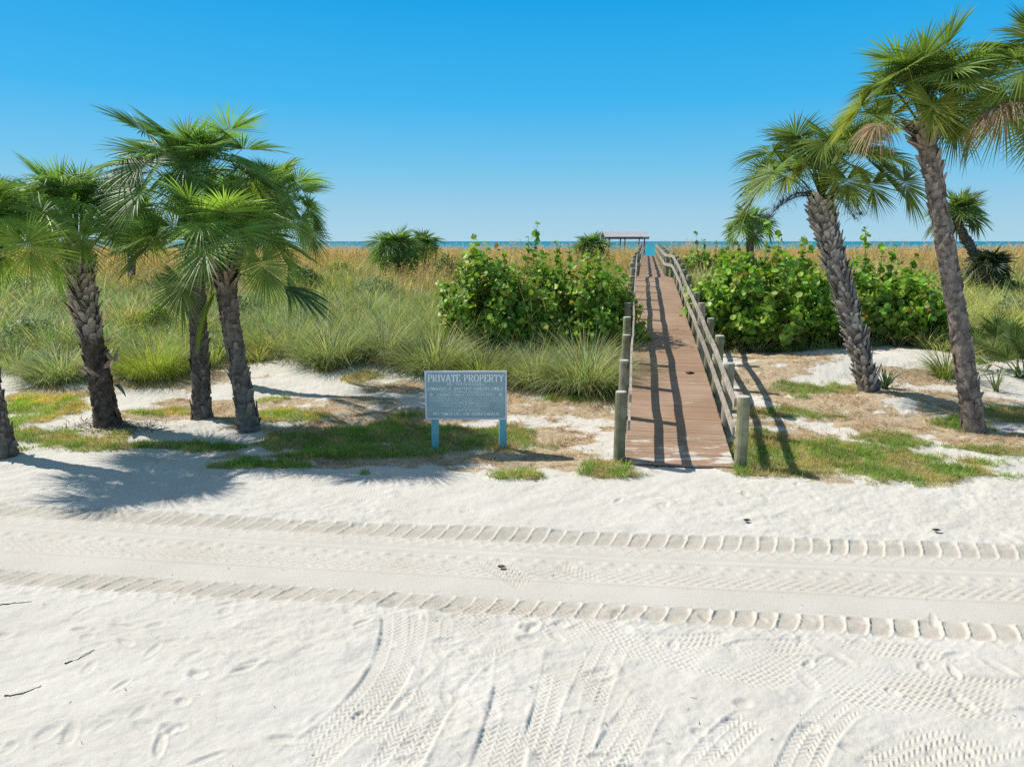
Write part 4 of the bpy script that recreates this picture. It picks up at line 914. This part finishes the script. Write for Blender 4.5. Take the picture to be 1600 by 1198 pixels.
# ------------------------------------------------------------------ small things on the sand
def twig(label, px, py, pts, r, col=(.10, .07, .05), name='twig'):
    b = gp(px, py); A = Acc(); P = []
    for (a, c) in pts:
        q = gp(a, c); zz, *_ = ground_fields(np.array([[q[0]]]), np.array([[q[1]]])); P.append([q[0], q[1], float(zz[0, 0]) + r * .8])
    P = np.array(P); t = np.linspace(0, 1, len(P)); tt = np.linspace(0, 1, 12); P = np.stack([np.interp(tt, t, P[:, i]) for i in range(3)], -1) + np.random.default_rng(px).normal(0, .006, (12, 3)) * np.array([1, 1, .3])
    tube(A, P, np.linspace(r, r * .4, 12), col, 6); V, Qs, C = A.done(); b = P[0]
    o = link(name, mesh_np(name, V - b, Qs, M_stem, C), None, tuple(b)); o['label'] = label; o['category'] = 'twig'
twig('thin curved dark twig lying alone on the churned sand, lowest of the three', 12, 1085, [(6, 1088), (35, 1083), (66, 1070)], .006)
twig('forked-looking dark twig on churned sand below the lower wheel track', 105, 1035, [(100, 1036), (125, 1026), (148, 1014)], .006)
twig('fine straight twig at the sand edge just below the lower wheel track', 5, 944, [(0, 944), (30, 941), (50, 939)], .005)
twig('small dark stick standing out on the white sand slope by the grass clumps', 540, 578, [(541, 577), (545, 566), (549, 556)], .012)
twig('short brown stick across the shaded sand under the palms', 230, 700, [(215, 700), (240, 697), (262, 699)], .010)
def dead_leaf(label, px, py, sz, col, onbw=None):
    q = gp(px, py)
    if onbw is not None:
        z_ = 0.5
        for _ in range(12):
            v = (py - 599) / F; d = (H - z_) / (sn + v * cs); q = W(px, py, d); z_ = float(np.interp(q[1], yy, bz))
        z0 = z_ + .004
    else:
        zz, *_ = ground_fields(np.array([[q[0]]]), np.array([[q[1]]])); z0 = float(zz[0, 0]) + .012
    a = np.linspace(0, 2 * PI, 11)[:-1]; r_ = sz * (1 + .25 * np.cos(3 * a)); V = [(0, 0, .0)] + [(r * math.cos(t), r * math.sin(t) * .6, .012 + .3 * sz * abs(math.sin(t * 1.5))) for r, t in zip(r_, a)]
    V2 = [(x, y_, z + .004) for x, y_, z in V]; k = 10
    T1 = [(0, 1 + (j + 1) % k, 1 + j) for j in range(k)]; T2 = [(k + 1, k + 2 + j, k + 2 + (j + 1) % k) for j in range(k)]
    Qd = [(1 + j, 1 + (j + 1) % k, k + 2 + (j + 1) % k, k + 2 + j) for j in range(k)]
    o = link('fallen_leaf', mesh_np('fallen_leaf', np.array(V + V2), [np.array(T1 + T2), np.array(Qd)], M_dead, np.tile(col, (22, 1))), None, (q[0], q[1], z0)); o['label'] = label; o['category'] = 'leaf'
dead_leaf('small reddish brown leaf resting on sand between the two wheel tracks', 783, 884, .045, (.22, .09, .05))
dead_leaf('dark curled leaf lying on the boardwalk planks', 1077, 584, .10, (.08, .05, .04), 1)
dead_leaf('dark leaf scrap on white sand in front of the boardwalk', 1166, 815, .045, (.06, .06, .05))
dead_leaf('greenish leaf scrap on sand above the upper wheel track', 1462, 832, .05, (.10, .12, .04))
# scattered bits on the sand
n = 260; Y = 4.2 + rng.random(n) ** 1.4 * 7; X = rng.uniform(-1, 1, n) * (Y * .85 + .5); q = rng.random(n) < .25; yb_ = np.polyval(cB, X); Y = np.where(q & (X < 1), yb_ + .75 + rng.normal(0, .05, n), Y)
zz, *_ = ground_fields(X[:, None], Y[:, None]); A = Acc()
blades(A, np.stack([X, Y, zz[:, 0] + .004], -1), rng.uniform(0, 2 * PI, n), rng.uniform(.012, .05, n), rng.uniform(.004, .010, n), rng.uniform(1.2, 1.6, n), .1, np.array([.22, .16, .11]) * rng.uniform(.4, 1.3, (n, 1)), 2, tw=0.)
stuff('debris', A, M_dead, 'tiny dark bits of leaf and shell strewn over the sand')
b = gp(168, 660); n = 900; a_ = rng.uniform(0, 2 * PI, n); q_ = np.abs(rng.normal(0, .45, n)) + .1; X = b[0] + .2 + np.cos(a_) * q_ * 1.3; Y = b[1] - .1 + np.sin(a_) * q_ * .6
zz, *_ = ground_fields(X[:, None], Y[:, None]); A = Acc()
blades(A, np.stack([X, Y, zz[:, 0]], -1), rng.uniform(0, 2 * PI, n), rng.uniform(.06, .26, n), rng.uniform(.012, .03, n), rng.uniform(.7, 1.6, n), rng.uniform(0, 1.2, n), np.array([.34, .28, .23]) * rng.uniform(.4, 1.3, (n, 1)), 3)
stuff('leaf_litter', A, M_dead, 'grey dead frond scraps heaped round the foot of the crosshatched palm')
# torn husks hanging low on the crosshatched palm
b = gp(168, 660)
hk = Acc(); rng = np.random.default_rng(5)
for (px, py, az, L_h, tl, bd_) in ((166, 575, -.6, .45, .5, 1.2), (180, 565, -.2, .35, .2, .4), (158, 590, 3.6, .5, 2.4, .3), (186, 590, -.1, .3, 1.6, .6), (172, 560, -1.3, .4, .3, 1.9), (150, 535, 3.3, .2, .9, .3), (166, 535, -.3, .2, .8, .3), (182, 600, -.5, .35, 2.0, .6)):
    p = D_(px, py, b[1] - .22); hk = Acc(); blades(hk, p[None], az, L_h, .10, tl, bd_, np.array([.36, .28, .21]) * rng.uniform(.7, 1.2), 4, tw=.2, base=1)
    V, Qs, C = hk.done(); palm_obj = [o for o in col_root.objects if o.name.startswith('cabbage_palm') and 'crosshatched' in o.get('label', '')][0]
    link('torn_husk', mesh_np('torn_husk', V - np.array(palm_obj.location), Qs, M_bark, C), palm_obj)

# ------------------------------------------------------------------ light
SUN_EL = math.radians(47); sh = np.array([.905, -.425])      # direction shadows fall
sd = unit(np.array([-sh[0] * math.cos(SUN_EL), -sh[1] * math.cos(SUN_EL), math.sin(SUN_EL)]))
from mathutils import Vector
L = bpy.data.lights.new('sun', 'SUN'); L.energy = 4.2; L.angle = math.radians(.53); L.color = (1, .95, .87)
lo = bpy.data.objects.new('sun', L); col_root.objects.link(lo); lo.rotation_euler = Vector(sd).to_track_quat('Z', 'Y').to_euler()
w = bpy.data.worlds.new('World'); scene.world = w; w.use_nodes = True; nt = w.node_tree; nt.nodes.clear()
sky = nt.nodes.new('ShaderNodeTexSky'); sky.sky_type = 'NISHITA'; sky.sun_disc = False; sky.sun_elevation = SUN_EL; sky.sun_rotation = math.atan2(sd[0], sd[1])
sky.air_density = 1.0; sky.dust_density = .3; sky.ozone_density = 3.0; sky.altitude = 0
tcn = nt.nodes.new('ShaderNodeTexCoord'); sx = nt.nodes.new('ShaderNodeSeparateXYZ'); nt.links.new(tcn.outputs['Generated'], sx.inputs[0])
cr = nt.nodes.new('ShaderNodeValToRGB'); nt.links.new(sx.outputs[2], cr.inputs[0])
stops = [(0, (.40, .65, .80)), (.04, (.32, .60, .80)), (.10, (.16, .54, .83)), (.18, (.04, .455, .86)), (.30, (.0, .36, .80)), (.40, (.06, .27, .56)), (.6, (.17, .27, .40)), (1, (.22, .27, .34))]
while len(cr.color_ramp.elements) < len(stops): cr.color_ramp.elements.new(.5)
for e, (p_, c_) in zip(cr.color_ramp.elements, stops): e.position = p_; e.color = (*c_, 1)
sc_ = nt.nodes.new('ShaderNodeVectorMath'); sc_.operation = 'SCALE'; sc_.inputs[3].default_value = 1 / .11 / 1.27; nt.links.new(cr.outputs[0], sc_.inputs[0])
mx = nt.nodes.new('ShaderNodeMix'); mx.data_type = 'RGBA'; mx.inputs[0].default_value = .95; nt.links.new(sky.outputs[0], mx.inputs[6]); nt.links.new(sc_.outputs[0], mx.inputs[7])
bg = nt.nodes.new('ShaderNodeBackground'); bg.inputs[1].default_value = .11; nt.links.new(mx.outputs[2], bg.inputs[0])
ow = nt.nodes.new('ShaderNodeOutputWorld'); nt.links.new(bg.outputs[0], ow.inputs[0])
scene.view_settings.view_transform = 'Standard'; scene.view_settings.look = 'None'; scene.view_settings.exposure = .35; scene.view_settings.gamma = 1
scene.cycles.max_bounces = 6; scene.cycles.transparent_max_bounces = 4
scene.cycles.use_denoising = False
